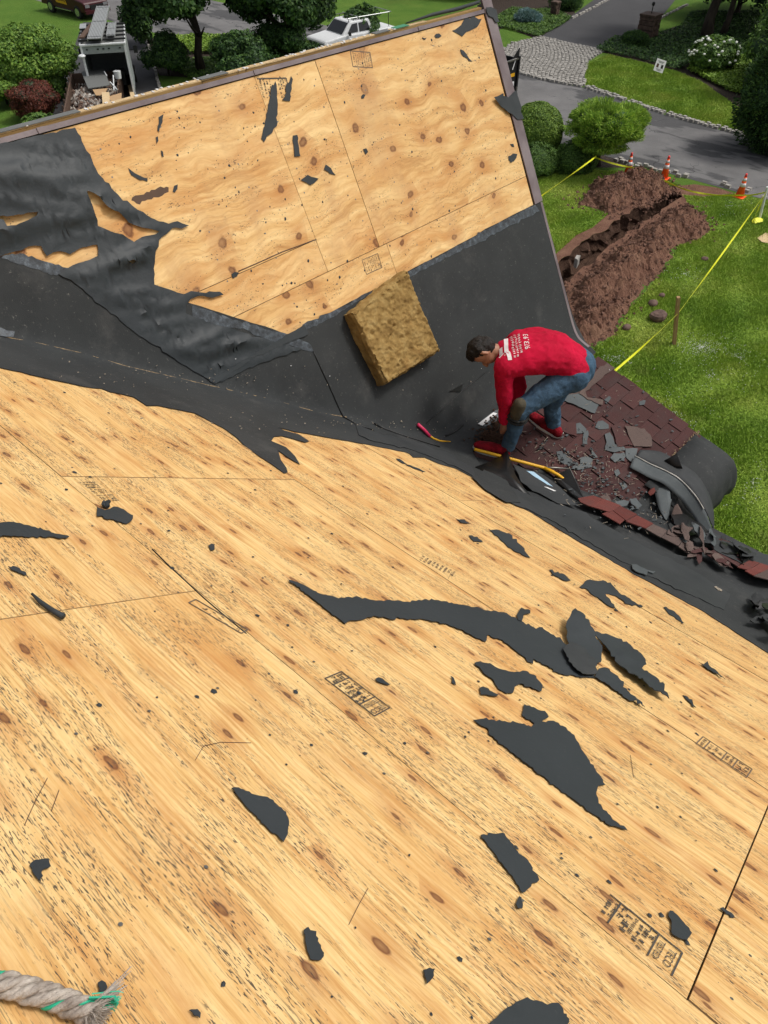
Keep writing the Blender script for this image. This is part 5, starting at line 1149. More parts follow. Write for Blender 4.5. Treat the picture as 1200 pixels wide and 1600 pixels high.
px_line('open_seam', [(372, 424), (400, 412), (440, 394), (494, 374)], .0035, M['rust'], .001)
px_line('open_seam', [(238, 858), (262, 882), (290, 908), (318, 934), (345, 957), (385, 990)], .0022, M['tar'], .000)
px_line('raised_edge', [(305, 650), (350, 678), (400, 710), (448, 740)], .0035, M['ply_edge'], .001)
mb = MB()
for pl in ([(305, 1188), (318, 1166), (345, 1160), (392, 1161)], [(38, 1290), (56, 1250), (74, 1216)], [(80, 1268), (92, 1235)], [(545, 1445), (560, 1415), (575, 1388)], [(700, 905), (706, 893)], [(985, 1180), (990, 1215)]):
    mb.tube([fit(a, b, .0006) for a, b in pl], .0007, 4)
tag(mb.build('scratches', M['rust'], house), kind='stuff')
mb = MB()
def nail(p, n, r): T = n.orthogonal().normalized(); B_ = n.cross(T); q = p+n*.0016; k_ = len(mb.v); mb.v.extend([q+T*(math.cos(a)*r)+B_*(math.sin(a)*r) for a in (0, 1.05, 2.09, 3.14, 4.19, 5.24)]); mb.f.append(tuple(range(k_, k_+6)))
for j in range(13):
    y = -1.1+.406*j+.05
    for i in range(24):
        x = -.3+.155*i+random.gauss(0, .012)
        if x < 3.3 and y < yv(x)-.2 and random.random() < .8: nail(Vector((x, y+random.gauss(0, .006), zA(x))), nA, .0042)
for i in range(12):
    x = 1.35+.406*i
    for j in range(10):
        s_ = 7.46+.15*j+random.gauss(0, .012)
        if s_ < 8.9 and x < 5.6 and random.random() < .8: q = pB(x+random.gauss(0, .007), s_); nail(q, nB, .0055)
mb2 = mb.build('nail_heads', M['steel'], house); mb2.data.flip_normals() if mb2.data.polygons[0].normal.z < 0 else None; tag(mb2, kind='stuff')
# small dark flecks all over the sheathing
def flecks(name, n, dom, to3, nn, smin, smax_, m, lift=.0015):
    V = []; Fc = []
    for k in range(n):
        a, b = dom(); p = to3(a, b)
        s = smin+(smax_-smin)*rng.random()**4; th0 = rng.uniform(0, 6.28); T = nn.orthogonal().normalized(); Bv = nn.cross(T); kk = 5
        for j in range(kk):
            th = th0+6.283*j/kk; r_ = s*rng.uniform(.5, 1.2); q = p+T*(math.cos(th)*r_)+Bv*(math.sin(th)*r_*.8)+nn*lift; V.append(q)
        V.append(p+nn*(lift+s*.25)); o_ = k*(kk+1)
        for j in range(kk): Fc.append((o_+j, o_+(j+1) % kk, o_+kk))
    return tag(big(name, np.array(V), np.array(Fc), M[m]), kind='stuff')
HO = [[(hit(*q).x, hit(*q).y) for q in pl] for pl in (fo,)]
def domA():
    while True:
        a, b = rng.uniform(-.3, 3.25), rng.uniform(-1, 3.6)
        if b < yv(a)-.3: return a, b
o = flecks('felt_flecks', 1100, domA, lambda x, y: Vector((x, y, zA(x))), nA, .0012, .011, 'felt'); o['label'] = 'tiny dark felt flecks scattered over the near plywood'; o['category'] = 'debris'
def domB():
    while True:
        a, b = rng.uniform(1.4, 5.6), rng.uniform(7.46, 8.9)
        if not (a < 2.9 and b < 8.9 and a < 2.15+(8.9-b)*.55): return a, b
o = flecks('felt_flecks', 430, domB, pB, nB, .003, .013, 'felt'); o['label'] = 'tiny dark felt flecks and staples scattered over the dormer plywood'; o['category'] = 'debris'
# ------------------------------------------------------------------ printed stamps
def stamp(corners, lines, parent, m='ink', frame=(1, 1, 1, 1), dividers=(), lw=.0035):
    """corners: pixel positions of top-left, top-right, bottom-left of the print as it is read"""
    a, b, c = (fit(*q, .0012) for q in corners); X = b-a; Y = c-a; Lx, Ly = X.length, Y.length; X.normalize(); Yd = (Y - X*Y.dot(X)).normalized(); n = X.cross(-Yd).normalized()
    if n.z < 0: n = -n
    mb = MB()
    def bar(u0, v0, u1, v1, w_):
        p, q = a+X*(u0*Lx)+Yd*(v0*Ly), a+X*(u1*Lx)+Yd*(v1*Ly); d = (q-p); L = d.length; d.normalize(); s_ = n.cross(d); mb.box((p+q)/2, (L, w_, .0006), (d, s_, n))
    if frame[0]: bar(0, 0, 1, 0, lw)
    if frame[1]: bar(1, 0, 1, 1, lw)
    if frame[2]: bar(0, 1, 1, 1, lw)
    if frame[3]: bar(0, 0, 0, 1, lw)
    for v in dividers: bar(0, v, 1, v, lw)
    rr = random.Random(len(lines)*7+int(corners[0][0]))
    for (v, h, u0, u1, txt) in lines:
        if txt: continue
        u = u0; gw = h*.62*Ly/Lx
        while u < u1:                       # worn, unreadable print: groups of short strokes
            if rr.random() < .84:
                for k in range(rr.randint(1, 3)):
                    uu = u + gw*rr.uniform(.1, .8)
                    if rr.random() < .6: bar(uu, v-h*.45, uu, v+h*.45*rr.uniform(.2, 1), h*Ly*.17)
                    else: vv_ = v+h*rr.uniform(-.45, .45); bar(u+gw*.1, vv_, u+gw*.8, vv_, h*Ly*.15)
            u += gw
    o = mb.build('stamp', M[m], parent)
    for (v, h, u0, u1, txt) in lines:
        if txt: text_on('stamp_text', txt, h*Ly*1.25, a+X*((u0+u1)/2*Lx)+Yd*(v*Ly), X, -Yd, M[m], parent, .0)
    return o
def panel_at(px, py):
    p = hit(px, py); best = None; bd = 9
    for o in house.children:
        if o.name.startswith('plywood_panel'):
            vs_ = [v.co for v in o.data.vertices]; k = len(vs_)//2; c = sum(vs_[:k], Vector())/k
            inside = inpoly(p.x, p.y, vs_[:k])
            if inside: return o
    return house
# large lower right stamp: text runs up the slope, first line lies lowest right
stamp([(1066, 1489), (1049, 1525), (957, 1393)], [(.10, .11, .05, .95, 'TECO'), (.24, .09, .05, .95, 'TESTED'), (.36, .07, 0, .5, ''), (.44, .08, 0, .95, ''), (.52, .07, 0, .9, ''), (.60, .06, .1, .8, ''), (.68, .10, .2, .8, ''), (.77, .08, 0, .7, ''), (.86, .07, .1, .7, ''), (.95, .07, .1, .8, '')], panel_at(1000, 1450), frame=(1, 0, 0, 1), dividers=(.31, .84), lw=.0035)
stamp([(609, 1106), (585, 1119), (527, 1053)], [(.08, .11, .1, .95, 'TECO'), (.22, .09, .1, .9, 'TESTED'), (.38, .08, 0, .9, ''), (.48, .08, .1, .9, ''), (.57, .08, 0, .8, ''), (.66, .08, .1, .7, ''), (.76, .07, .2, .8, ''), (.88, .08, .1, .8, ''), (.95, .06, .1, .8, '')], panel_at(560, 1085), dividers=(.3, .83), lw=.0032)
stamp([(1175, 1202), (1166, 1215), (1100, 1150)], [(.08, .1, .1, .9, ''), (.2, .1, .1, .9, ''), (.36, .06, .1, .9, ''), (.45, .06, .1, .9, ''), (.58, .07, .3, .6, ''), (.68, .08, .1, .9, ''), (.78, .06, .2, .9, ''), (.93, .07, .1, .8, '')], panel_at(1135, 1180), 'ink_soft', dividers=(.28, .5, .85), lw=.004)
stamp([(716, 896), (711, 903), (655, 868)], [(v_/10, .07, .0, .95, '') for v_ in range(1, 10)], panel_at(690, 885), 'ink_soft', frame=(0, 0, 0, 0))
stamp([(387, 984), (377, 990), (329, 931)], [(.1, .08, .1, .9, ''), (.3, .08, .1, .9, ''), (.45, .08, .1, .9, ''), (.6, .07, .3, .9, ''), (.75, .08, .1, .9, '')], panel_at(345, 960), 'ink_soft', frame=(1, 1, 1, 1), lw=.004)
stamp([(187, 783), (164, 784), (152, 752)], [(v_, .055, .0, .98, '') for v_ in (.05, .13, .2, .3, .42, .5, .58, .68, .76, .84, .93)], panel_at(165, 768), 'ink', frame=(0, 0, 0, 0))
# dormer stamps, lines run down the slope
stamp([(578, 82), (586, 107), (551, 90)][:1]+[(582, 106), (550, 91)], [(v_, .065, .04, .96, '') for v_ in (.06, .15, .25, .35, .48, .58, .68, .78, .88)], panel_at(567, 97), 'ink_soft', lw=.006)
stamp([(447, 122), (449, 155), (404, 135)][:1]+[(454, 152), (405, 134)], [(v_, .065, .04, .96, '') for v_ in (.06, .14, .22, .3, .6, .7, .8, .92)], panel_at(425, 140), 'ink', frame=(1, 0, 0, 1), lw=.007)
stamp([(590, 396), (597, 418), (566, 408)], [(v_, .07, .04, .96, '') for v_ in (.06, .16, .26, .36, .46, .56, .66, .78, .9)], panel_at(582, 408), 'ink_soft', lw=.004)
# ------------------------------------------------------------------ foam block
def on_surface_box(corn, th, name, label, cat, m):
    pass
t = thing('foam_block', 'thick worn brown foam pad lying on the steep black slope', 'foam pad', tuple(hit(620, 510)))
P0 = [hit(*q) for q in ((553, 487), (642, 425), (690, 549), (604, 600))]   # top left, top right, bottom right, bottom left of the upper face
nn = nB; TH = .105
P0 = []
for q in ((551, 489), (637, 422), (689, 549), (604, 602)):
    r = ray(*q); t_ = ((Vector((0, 0, H-4.2626/CB-.01))-CAM).dot(nB)+TH+.012)/r.dot(nB); P0.append(CAM+r*t_)
U = ((P0[1]-P0[0])+(P0[2]-P0[3]))/2; Vd = ((P0[3]-P0[0])+(P0[2]-P0[1]))/2; C_ = sum(P0, Vector())/4
NU, NV, NT = 80, 104, 12; vv = []; ff = []; 
def foam_pt(u, v, w_):
    a = P0[0].lerp(P0[1], u); b = P0[3].lerp(P0[2], u); p = a.lerp(b, v) - nB*(TH*w_); return p
idx = {}
def add(u, v, w_):
    k = (round(u*NU), round(v*NV), round(w_*NT))
    if k in idx: return idx[k]
    p = foam_pt(u, v, w_); e = min(u, 1-u)*U.length; e2 = min(v, 1-v)*Vd.length; ed = min(e, e2)
    rd = max(0, 1-ed/.02)
    s = p*9; b_ = noise.fractal(p*11, 1, 2, 5); gg = noise.noise(p*38); g2_ = noise.noise(Vector((p.x*22, p.y*22, p.z*22+7)))
    if w_ < .01: p = p + nB*(b_*.013 + gg*.004 + noise.noise(p*85)*.0022 - max(0, abs(g2_)-.26)*.028 + (.5-abs(noise.noise(Vector((p.x*34, p.y*60, p.z*34)))))*.009 + (.5-abs(noise.noise(p*17)))*.012 - rd*.008)
    sidev = ((U.normalized()*(1 if u > .5 else -1)) if e < e2 else (Vd.normalized()*(1 if v > .5 else -1)))
    if ed < .012: p = p + sidev*(noise.noise(p*16)*.010+noise.noise(p*50)*.004 + (-.012 if w_ < .1 else 0) + noise.noise(p*3)*.012)
    idx[k] = len(vv); vv.append(p); return idx[k]
for i in range(NU):
    for j in range(NV): ff.append((add(i/NU, j/NV, 0), add(i/NU, (j+1)/NV, 0), add((i+1)/NU, (j+1)/NV, 0), add((i+1)/NU, j/NV, 0)))
for k in range(NT):
    a, b = k/NT, (k+1)/NT
    for i in range(NU): ff += [(add(i/NU, 0, a), add((i+1)/NU, 0, a), add((i+1)/NU, 0, b), add(i/NU, 0, b)), (add(i/NU, 1, a), add(i/NU, 1, b), add((i+1)/NU, 1, b), add((i+1)/NU, 1, a))]
    for j in range(NV): ff += [(add(0, j/NV, a), add(0, j/NV, b), add(0, (j+1)/NV, b), add(0, (j+1)/NV, a)), (add(1, j/NV, a), add(1, (j+1)/NV, a), add(1, (j+1)/NV, b), add(1, j/NV, b))]
obj('foam', vv, ff, M['foam'], t, True)
# ------------------------------------------------------------------ loose debris on the low slope
g3 = 'torn shingle pieces on the low roof'
def shard(label, poly, sc_, m='shard', lift=.014, th=.003, wr=0, **k):
    q = cv(poly, *sc_) if sc_ else poly
    o = sheet('shingle_scrap', q, M[m], None, lift=lift, thick=th, wr=wr, wf=9, dx=.04 if wr else 0, dy=.03, js=6, ja=.9, **k); return tag(o, label, 'shingle scrap', g3)
E7 = (860, 560, 3.53)
shard('grey shingle strip torn open behind the worker', [(800, 560), (905, 480), (1070, 352), (1122, 385), (1085, 412), (960, 520), (900, 560), (860, 575)], (680, 480, 4), 'shingle_brown', .013)
shard('broad dark grey shingle piece just right of the worker', [(70, 215), (160, 200), (262, 262), (240, 312), (150, 275), (70, 240)], E7, lift=.022)
shard('small reddish torn corner on the dark grey piece', [(150, 205), (180, 165), (195, 225), (285, 240), (280, 268), (200, 240)], E7, 'shingle_brown', .028)
shard('pale grey five sided scrap in the middle of the red courses', [(243, 385), (258, 352), (285, 348), (318, 372), (318, 392), (265, 397)], E7)
shard('pale grey scrap with a bright streak', [(295, 425), (322, 415), (340, 440), (350, 480), (400, 495), (415, 512), (350, 525), (297, 512), (305, 470)], E7, lift=.018)
shard('small oval grey scrap up the red courses', [(292, 235), (320, 212), (332, 222), (315, 248)], E7)
shard('small grey scrap near the upper red courses', [(485, 245), (510, 235), (522, 238), (515, 260), (488, 264)], E7)
shard('grey butterfly shaped scrap left of the curled strip', [(325, 555), (345, 530), (380, 532), (400, 525), (412, 545), (395, 570), (350, 580)], E7, lift=.018)
shard('grey scrap touching the start of the curled strip', [(408, 505), (475, 505), (468, 540), (440, 580), (415, 560)], E7, lift=.022)
shard('flat grey scrap beside the spade tip', [(30, 520), (55, 515), (115, 560), (120, 595), (70, 588), (40, 560)], E7)
shard('grey scrap with a square notch below the middle', [(160, 555), (195, 545), (228, 562), (225, 605), (150, 622), (112, 615), (118, 602), (160, 595)], E7, lift=.018)
shard('thin triangular grey scrap in the litter', [(215, 505), (235, 520), (258, 552), (235, 555)], E7)
shard('square red shingle tab lying askew', [(330, 385), (375, 362), (450, 490), (365, 495)], E7, 'shingle', .022, .005)
shard('grey shingle tab lying askew beside the red one', [(402, 380), (510, 395), (552, 450), (552, 495), (455, 495)], E7, 'shingle_brown', .024, .005)
shard('pale shard with curled rim on the left of the litter', [(138, 365), (160, 360), (195, 395), (190, 415), (140, 420)], E7)
shard('small grey shard under the curled rim piece', [(180, 420), (202, 400), (200, 480), (175, 475)], E7)
shard('reddish brown triangular tab at the start of the lap', [(45, 365), (135, 360), (140, 438), (55, 405)], E7, 'shingle', .02, .005)
shard('brown grey square scrap near the valley', [(268, 775), (305, 752), (332, 800), (300, 805)], E7, 'shingle_brown', .02)
shard('dark grey hooked scrap near the valley', [(430, 785), (470, 788), (500, 822), (475, 842), (440, 815)], E7, lift=.022)
shard('grey flake row piece near the valley', [(350, 800), (400, 790), (430, 800), (418, 822), (375, 825)], E7, lift=.018)
shard('grey scrap in the thick of the litter', [(345, 625), (370, 615), (382, 640), (360, 658)], E7)
shard('dull grey scrap right of the thick litter', [(375, 692), (405, 690), (422, 712), (395, 732)], E7)
shard('loose grey shingle strip lying on the wide black valley', [(985, 886), (992, 886), (1010, 895), (1022, 897), (1018, 900), (1010, 897), (1008, 903), (986, 893)], None, 'shard', .02, .004)
shard('thin pale splinter on the black valley near the right edge', [(1114, 920), (1117, 919), (1127, 925), (1126, 927)], None, 'chip', .016)
# litter: chips, nails, crumbs
def litter(n, spots, m, ln, th, name, label):
    mb = MB()
    for k in range(n):
        cx, cy, sx, sy = spots[rng.choice(len(spots), p=[s[4] for s in spots])][:4]; px, py = rng.normal(cx, sx), rng.normal(cy, sy)
        if px > 1090 or py < 560: continue
        p = fit(px, py, .014+.012*rng.random()); a = rng.uniform(0, 6.28); d = Vector((math.cos(a), math.sin(a), rng.uniform(-.25, .35))).normalized(); L = ln*rng.uniform(.4, 1.5)
        s_ = d.cross(UP).normalized(); mb.box(p, (L, th*rng.uniform(.5, 2.2), th*.6), (d, s_, s_.cross(d)))
    return tag(mb.build(name, M[m]), label, 'debris', kind='stuff')
SPL = [(945, 760, 32, 26, .40), (900, 730, 30, 20, .2), (960, 660, 50, 35, .15), (1010, 810, 30, 15, .15), (860, 700, 30, 14, .1)]
litter(260, SPL, 'chip', .034, .0022, 'wood_splinters', 'pale wood splinters and nails littering the low roof')
litter(170, SPL, 'shard', .020, .008, 'shingle_crumbs', 'grey shingle crumbs littering the low roof')
litter(110, SPL, 'tar', .020, .008, 'shingle_crumbs', 'black tar crumbs littering the low roof')
litter(420, [(782, 672, 12, 12, .5), (765, 685, 12, 7, .5)], 'soil_dark', .02, .008, 'dirt_pile', 'dark crumbs of rotted material under the hands of the worker')
litter(150, [(540, 664, 120, 7, .5), (250, 588, 120, 10, .2), (300, 600, 160, 12, .3)], 'chip', .008, .003, 'wood_crumbs', 'wood crumbs collected along the valley crease')
litter(60, [(640, 520, 170, 60, .5), (820, 480, 40, 60, .5)], 'paper', .006, .003, 'paper_flecks', 'white flecks on the black dormer foot')
# dusty crease along the valley
px_line('dust_line', [(0, 526), (60, 537), (130, 553), (200, 574), (271, 590), (340, 606), (417, 623), (500, 646), (560, 655)], .0045, M['dust'], .004)
# curled strips at the corner of the eave
def band3(name, label, rows, m, th=.005, smooth=True, lab=None):
    """rows of (px, py, height above the low slope) running along the strip, one list per edge line"""
    def pt(px, py, h):
        r = ray(px, py); n_ = Vector((0, -.295, 1)); o_ = Vector((0, 0, H-4.56+h)); return CAM + r*((o_-CAM).dot(n_)/r.dot(n_))
    def samp(row, n=26):
        L = [0]
        for a, b in zip(row, row[1:]): L.append(L[-1]+math.hypot(b[0]-a[0], b[1]-a[1]))
        out = []
        for i in range(n):
            s_ = L[-1]*i/(n-1); k = min(len(row)-2, max(j for j in range(len(L)) if L[j] <= s_+1e-9)); u = (s_-L[k])/(L[k+1]-L[k])
            p_ = [row[max(0, min(len(row)-1, k+j))] for j in (-1, 0, 1, 2)]
            out.append(tuple(.5*(2*b+(c-a)*u+(2*a-5*b+4*c-d_)*u*u+(3*b-a-3*c+d_)*u**3) for a, b, c, d_ in zip(*p_)))
        return out
    G = [[pt(*q) for q in samp(r_)] for r_ in rows]; n = len(G[0]); G2 = []
    for a, b in zip(G, G[1:]):
        for k in range(4): G2.append([p.lerp(q, k/4) for p, q in zip(a, b)])
    G2.append(G[-1]); vv = [p+Vector((0, 0, noise.noise(p*9)*.006)) for g in G2 for p in g]
    ff = [(i*n+j, i*n+j+1, (i+1)*n+j+1, (i+1)*n+j) for i in range(len(G2)-1) for j in range(n-1)]
    o = obj(name, vv, ff, m, None, smooth); s_ = o.modifiers.new('t', 'SOLIDIFY'); s_.thickness = th; tag(o, label, 'shingle strip'); return o
inner = [(984, 730, .03), (1015, 746, .05), (1038, 757, .07), (1060, 777, .10), (1078, 800, .09), (1093, 822, .06), (1107, 833, .03)]
mid = [(992, 712, .04), (1033, 732, .07), (1060, 747, .11), (1082, 768, .16), (1100, 795, .15), (1109, 815, .10), (1113, 828, .04)]
outer = [(1000, 703, .03), (1030, 705, .04), (1058, 720, .05), (1085, 738, .08), (1105, 765, .10), (1115, 795, .06), (1116, 826, .02)]
band3('starter_strip', 'long grey strip curling in an arch over the eave corner', [inner, mid], M['shard'])
band3('starter_strip', 'second grey strip lying behind the arched one at the eave corner', [[(a+2, b+1, h-.012) for a, b, h in mid], outer], M['membrane2'])
cr = band3('crease_glint', '', [[(a-.5, b+.6, h+.006) for a, b, h in mid[:5]], [(a+.5, b-.5, h+.006) for a, b, h in mid[:5]]], M['cobble'], .001)  # painted highlight: pale line for the light along the arched strip's crease
del cr['category']; cr.name = 'crease_highlight'; cr.parent = next(o for o in sc.objects if o.name == 'starter_strip')
band3('curled_flap', 'black triangular flap standing up beside the red courses', [[(1033, 722, .02), (1045, 716, .09), (1058, 708, .14)], [(1040, 728, .02), (1055, 731, .06), (1067, 733, .09)]], M['tar'])
band3('curled_flap', 'brown red tab standing upright inside the arch', [[(1051, 823, .02), (1049, 805, .06), (1054, 790, .11)], [(1062, 822, .02), (1066, 803, .05), (1058, 787, .11)]], M['shingle_brown'])
band3('curled_flap', 'small red tab at the left of the arch', [[(1012, 770, .02), (1016, 765, .03), (1022, 762, .03)], [(1016, 775, .02), (1021, 772, .03), (1024, 768, .03)]], M['shingle_red'])
band3('curled_flap', 'crumpled grey sheet under the arch', [[(1022, 765, .02), (1028, 790, .05), (1040, 812, .05)], [(1045, 758, .04), (1048, 778, .09), (1046, 812, .03)]], M['shard'])
band3('curled_flap', 'twisted grey strip hanging under the arch', [[(1040, 775, .05), (1036, 795, .04), (1030, 815, .02)], [(1050, 780, .06), (1045, 800, .05), (1048, 828, .02)]], M['shard'])
patch([(1046, 772), (1068, 790), (1090, 822), (1105, 838), (1075, 842), (1050, 825), (1044, 800)], 'tar', .03, .02, name='tar_paper')
def crumple(label, poly, n, m, seed, amp=.05):
    rr = random.Random(seed); X = [p[0] for p in poly]; Y = [p[1] for p in poly]; 
    t = thing('crumpled_heap', label, 'debris heap', tuple(hit(sum(X)/len(X), sum(Y)/len(Y))))
    P = [Vector(p) for p in poly]
    for k in range(n):
        while True:
            a, b = rr.uniform(min(X), max(X)), rr.uniform(min(Y), max(Y))
            if inpoly(a, b, P): break
        ang = rr.gauss(.5, .5); L, W_ = rr.uniform(14, 40), rr.uniform(5, 13); c, s_ = math.cos(ang), math.sin(ang)
        q = [(a+c*u*L/2-s_*v*W_/2, b+s_*u*L/2+c*v*W_/2) for u, v in ((-1, -.6), (-.2, -1), (.7, -.8), (1, .1), (.5, 1), (-.5, .9), (-1.1, .2))]
        cx = hit(a, b); ph = rr.uniform(0, 6); fr = rr.uniform(12, 26); dd = (math.cos(ph), math.sin(ph))
        sheet('torn_strip', q, M[rr.choice(m)], t, lift=.015+.05*rr.random(), thick=.003, wr=.01, wf=14, dx=.03, dy=.03, js=6, ja=1.2, curl=lambda x, y, cx=cx, dd=dd, fr=fr: amp*(.5+.5*math.sin(((x-cx.x)*dd[0]+(y-cx.y)*dd[1])*fr)), seed=seed*31+k)
crumple('black crumpled felt heap at the right edge of the valley', [(1165, 955), (1185, 948), (1215, 955), (1230, 1000), (1210, 1010), (1175, 985)], 15, ['tar', 'membrane', 'membrane2'], 3)
crumple('tangle of torn grey and black strips below the arched strip', [(1050, 830), (1085, 835), (1110, 850), (1100, 862), (1070, 852), (1045, 840)], 15, ['shard', 'tar', 'membrane2', 'shingle_brown', 'shard'], 4, .035)
crumple('torn strips and dark flaps along the right hand eave', [(1110, 845), (1150, 865), (1190, 885), (1180, 892), (1135, 875)], 11, ['shingle', 'tar', 'membrane2', 'shingle'], 5, .03)
crumple('overlapping torn brown strips between heap and red shingles', [(1060, 855), (1110, 872), (1150, 895), (1125, 893), (1080, 872)], 8, ['shingle_brown', 'shingle', 'shingle_brown'], 6, .015)
# membrane flap lifted over the spade handle
def lp(px, py, h): p = hit(px, py); r = ray(px, py); return CAM + r*(((p-CAM).length-h*1.3)/r.length) if h else p+UP*.008
fl = [lp(742, 730, .03), lp(765, 722, .05), lp(781, 713, .08), lp(793, 704, .13), lp(798, 722, .12), lp(805, 742, .09), (lp(818, 762, .05)), lp(832, 778, .015), lp(812, 768, .01), lp(795, 758, .01), lp(770, 744, .01)]
cnt = sum(fl, Vector())/len(fl) + Vector((0, 0, .0)); nfl = len(fl)
o = obj('lifted_flap', fl+[cnt], [(i, (i+1) % nfl, nfl) for i in range(nfl)], M['tar'], house, True); s_ = o.modifiers.new('t', 'SOLIDIFY'); s_.thickness = .003
# ------------------------------------------------------------------ tools
t = thing('roofing_spade', 'long yellow handled roofing spade lying by the front foot', 'spade', tuple(hit(820, 730)))
H_ = [lp(741, 702, .10), lp(790, 715, .075), lp(850, 731, .05), lp(866, 738, .045)]
for p_ in H_: pass
MB().tube(H_, [.0125, .0125, .0125, .012], 12).build('shaft', M['yellow'], t, True)
MB().tube([H_[-2], lp(872, 742, .045), lp(885, 752, .035), lp(898, 760, .03)], [.014, .013, .011, .010], 10).build('bent_brace', M['yellow'], t, True)
MB().tube([H_[-2], lp(870, 731, .05), lp(892, 733, .05)], [.012, .008, .006], 8).build('socket', M['steel'], t, True)
bl = [lp(890, 732, .07), lp(898, 748, .05), lp(914, 783, .015), lp(893, 772, .01), lp(870, 752, .005), lp(868, 742, .01)]
MB().prism(bl, (.004, -.004, .003)).build('blade', M['tar'], t); MB().tube(bl[:3], .004, 6).build('blade_edge', M['steel'], t)
t = thing('pry_bar', 'short yellow bar with a pink grip lying in the valley', 'pry bar', tuple(hit(675, 675)))
MB().tube([lp(653, 663, .02), lp(663, 672, .02), lp(672, 682, .02)], [.013, .013, .011], 12).build('grip', M['pink'], t, True)
MB().tube([lp(670, 680, .02), lp(677, 685, .02), lp(687, 689, .015), lp(704, 690, .01)], [.008, .008, .007, .003], 10).build('bar', M['yellow'], t, True)
o = MB().tube([fit(48, 934, .012), fit(62, 947, .011), fit(80, 959, .010), fit(97, 970, .012)], [.003, .006, .007, .008], 8).build('felt_roll', M['felt'], None, True); tag(o, 'thin rolled stick of felt on the near plywood at the left', 'felt scrap')
# ------------------------------------------------------------------ rope
t = thing('rope', 'thick frayed rope end lying across the bottom left corner of the plywood', 'rope', tuple(hit(60, 1560)))
cl = []
cp = [(-120, 1538), (-60, 1543), (0, 1554), (60, 1570), (110, 1588), (150, 1606)]
for a, b in zip(cp, cp[1:]):
    for i in range(10): u = i/10; cl.append(fit(a[0]+(b[0]-a[0])*u, a[1]+(b[1]-a[1])*u, .020))
n_c = len(cl); RR = .0095
for k in range(4):
    for sub in range(3):
        P_ = []
        for i, c in enumerate(cl):
            d_ = (cl[min(i+1, n_c-1)]-cl[max(i-1, 0)]).normalized(); s_ = d_.cross(nA).normalized(); u_ = s_.cross(d_); th = i*.27+k*math.pi/2; th2 = th*2.6+sub*2.09
            e = s_*math.cos(th)+u_*math.sin(th); P_.append(c+e*RR+ (s_*math.cos(th2)+u_*math.sin(th2))*.0036)
        MB().tube(P_, .0048 if not (k == 2 and sub == 0) else .0030, 7).build('strand', M['rope_green'] if (k == 2 and sub == 0) else M['rope'], t, True)
mb = MB(); tip = cl[-1]; d_ = (cl[-1]-cl[-5]).normalized(); s_ = d_.cross(nA).normalized()
for k in range(420):
    a = s_*random.gauss(0, .010)+nA*random.gauss(0, .007); b = a*random.uniform(1.2, 2.6)+s_*random.gauss(-.012, .014)+nA*random.gauss(0, .006); L = random.uniform(.010, .028)
    p0_ = tip+a*.7-d_*.012; mb.tube([p0_, p0_+d_*L*.5+b*.3, p0_+d_*L+b*.8-nA*.004], [.0011, .0009, .0004], 3, False)
tag(mb.build('frayed_fibres', M['rope'], t), kind='stuff')
mb = MB()
for k in range(26):
    a = -s_*random.gauss(.008, .003)+nA*random.gauss(.008, .004); mb.tube([tip+a-d_*.02, tip+a*1.5+d_*.01-s_*.006, tip+a*1.5+d_*.018-s_*random.uniform(.0, .01)], [.001, .0009, .0004], 3, False)
tag(mb.build('frayed_fibres', M['rope_green'], t), kind='stuff')

# ------------------------------------------------------------------ worker
wk = thing('person', 'worker in a red long sleeved jersey and blue jeans bending down on the lower roof', 'person', tuple(hit(820, 690)))
f = -RT; lat = -FH                            # he faces image left; his left side is towards the camera
def J(px, py, D): return dp(px-(3 if py < 600 else 0), py, D)
hipc = J(897, 572, 4.84); hipL = J(893, 588, 4.75); hipR = J(893, 570, 4.93)
spine = [J(897, 570, 4.84), J(876, 553, 4.84), J(848, 548, 4.83), J(818, 550, 4.82), J(798, 552, 4.82)]
neck = [J(795, 550, 4.82), J(778, 549, 4.82)]; head = J(758, 548, 4.82)
shL, shR = J(790, 574, 4.66), J(796, 548, 4.98)
elL, wrL, haL = J(789, 625, 4.62), J(788, 662, 4.62), J(789, 678, 4.64)
elR, wrR, haR = J(812, 604, 4.92), J(803, 645, 4.80), J(799, 660, 4.76)
kL, aL = J(812, 640, 4.58), J(795, 694, 4.655)
kR, aR = J(862, 632, 4.96), J(866, 672, 4.99)
footL = [hit(786, 712)+UP*.045, hit(768, 706)+UP*.045, hit(748, 702)+UP*.04]; footR = [hit(868, 682)+UP*.05, hit(850, 670)+UP*.05, hit(832, 656)+UP*.04]
for nm, a, b in (('thighL', hipL, kL), ('shinL', kL, aL), ('thighR', hipR, kR), ('shinR', kR, aR), ('armL', shL, elL), ('foreL', elL, wrL), ('torso', spine[0], spine[-1]), ('sh', shL, shR), ('head', neck[0], head), ('footL', footL[0], footL[2]), ('footR', footR[0], footR[2]), ('ankleL-f', aL, footL[0]), ('ankleR-f', aR, footR[0])): print(nm, round((a-b).length, 3))
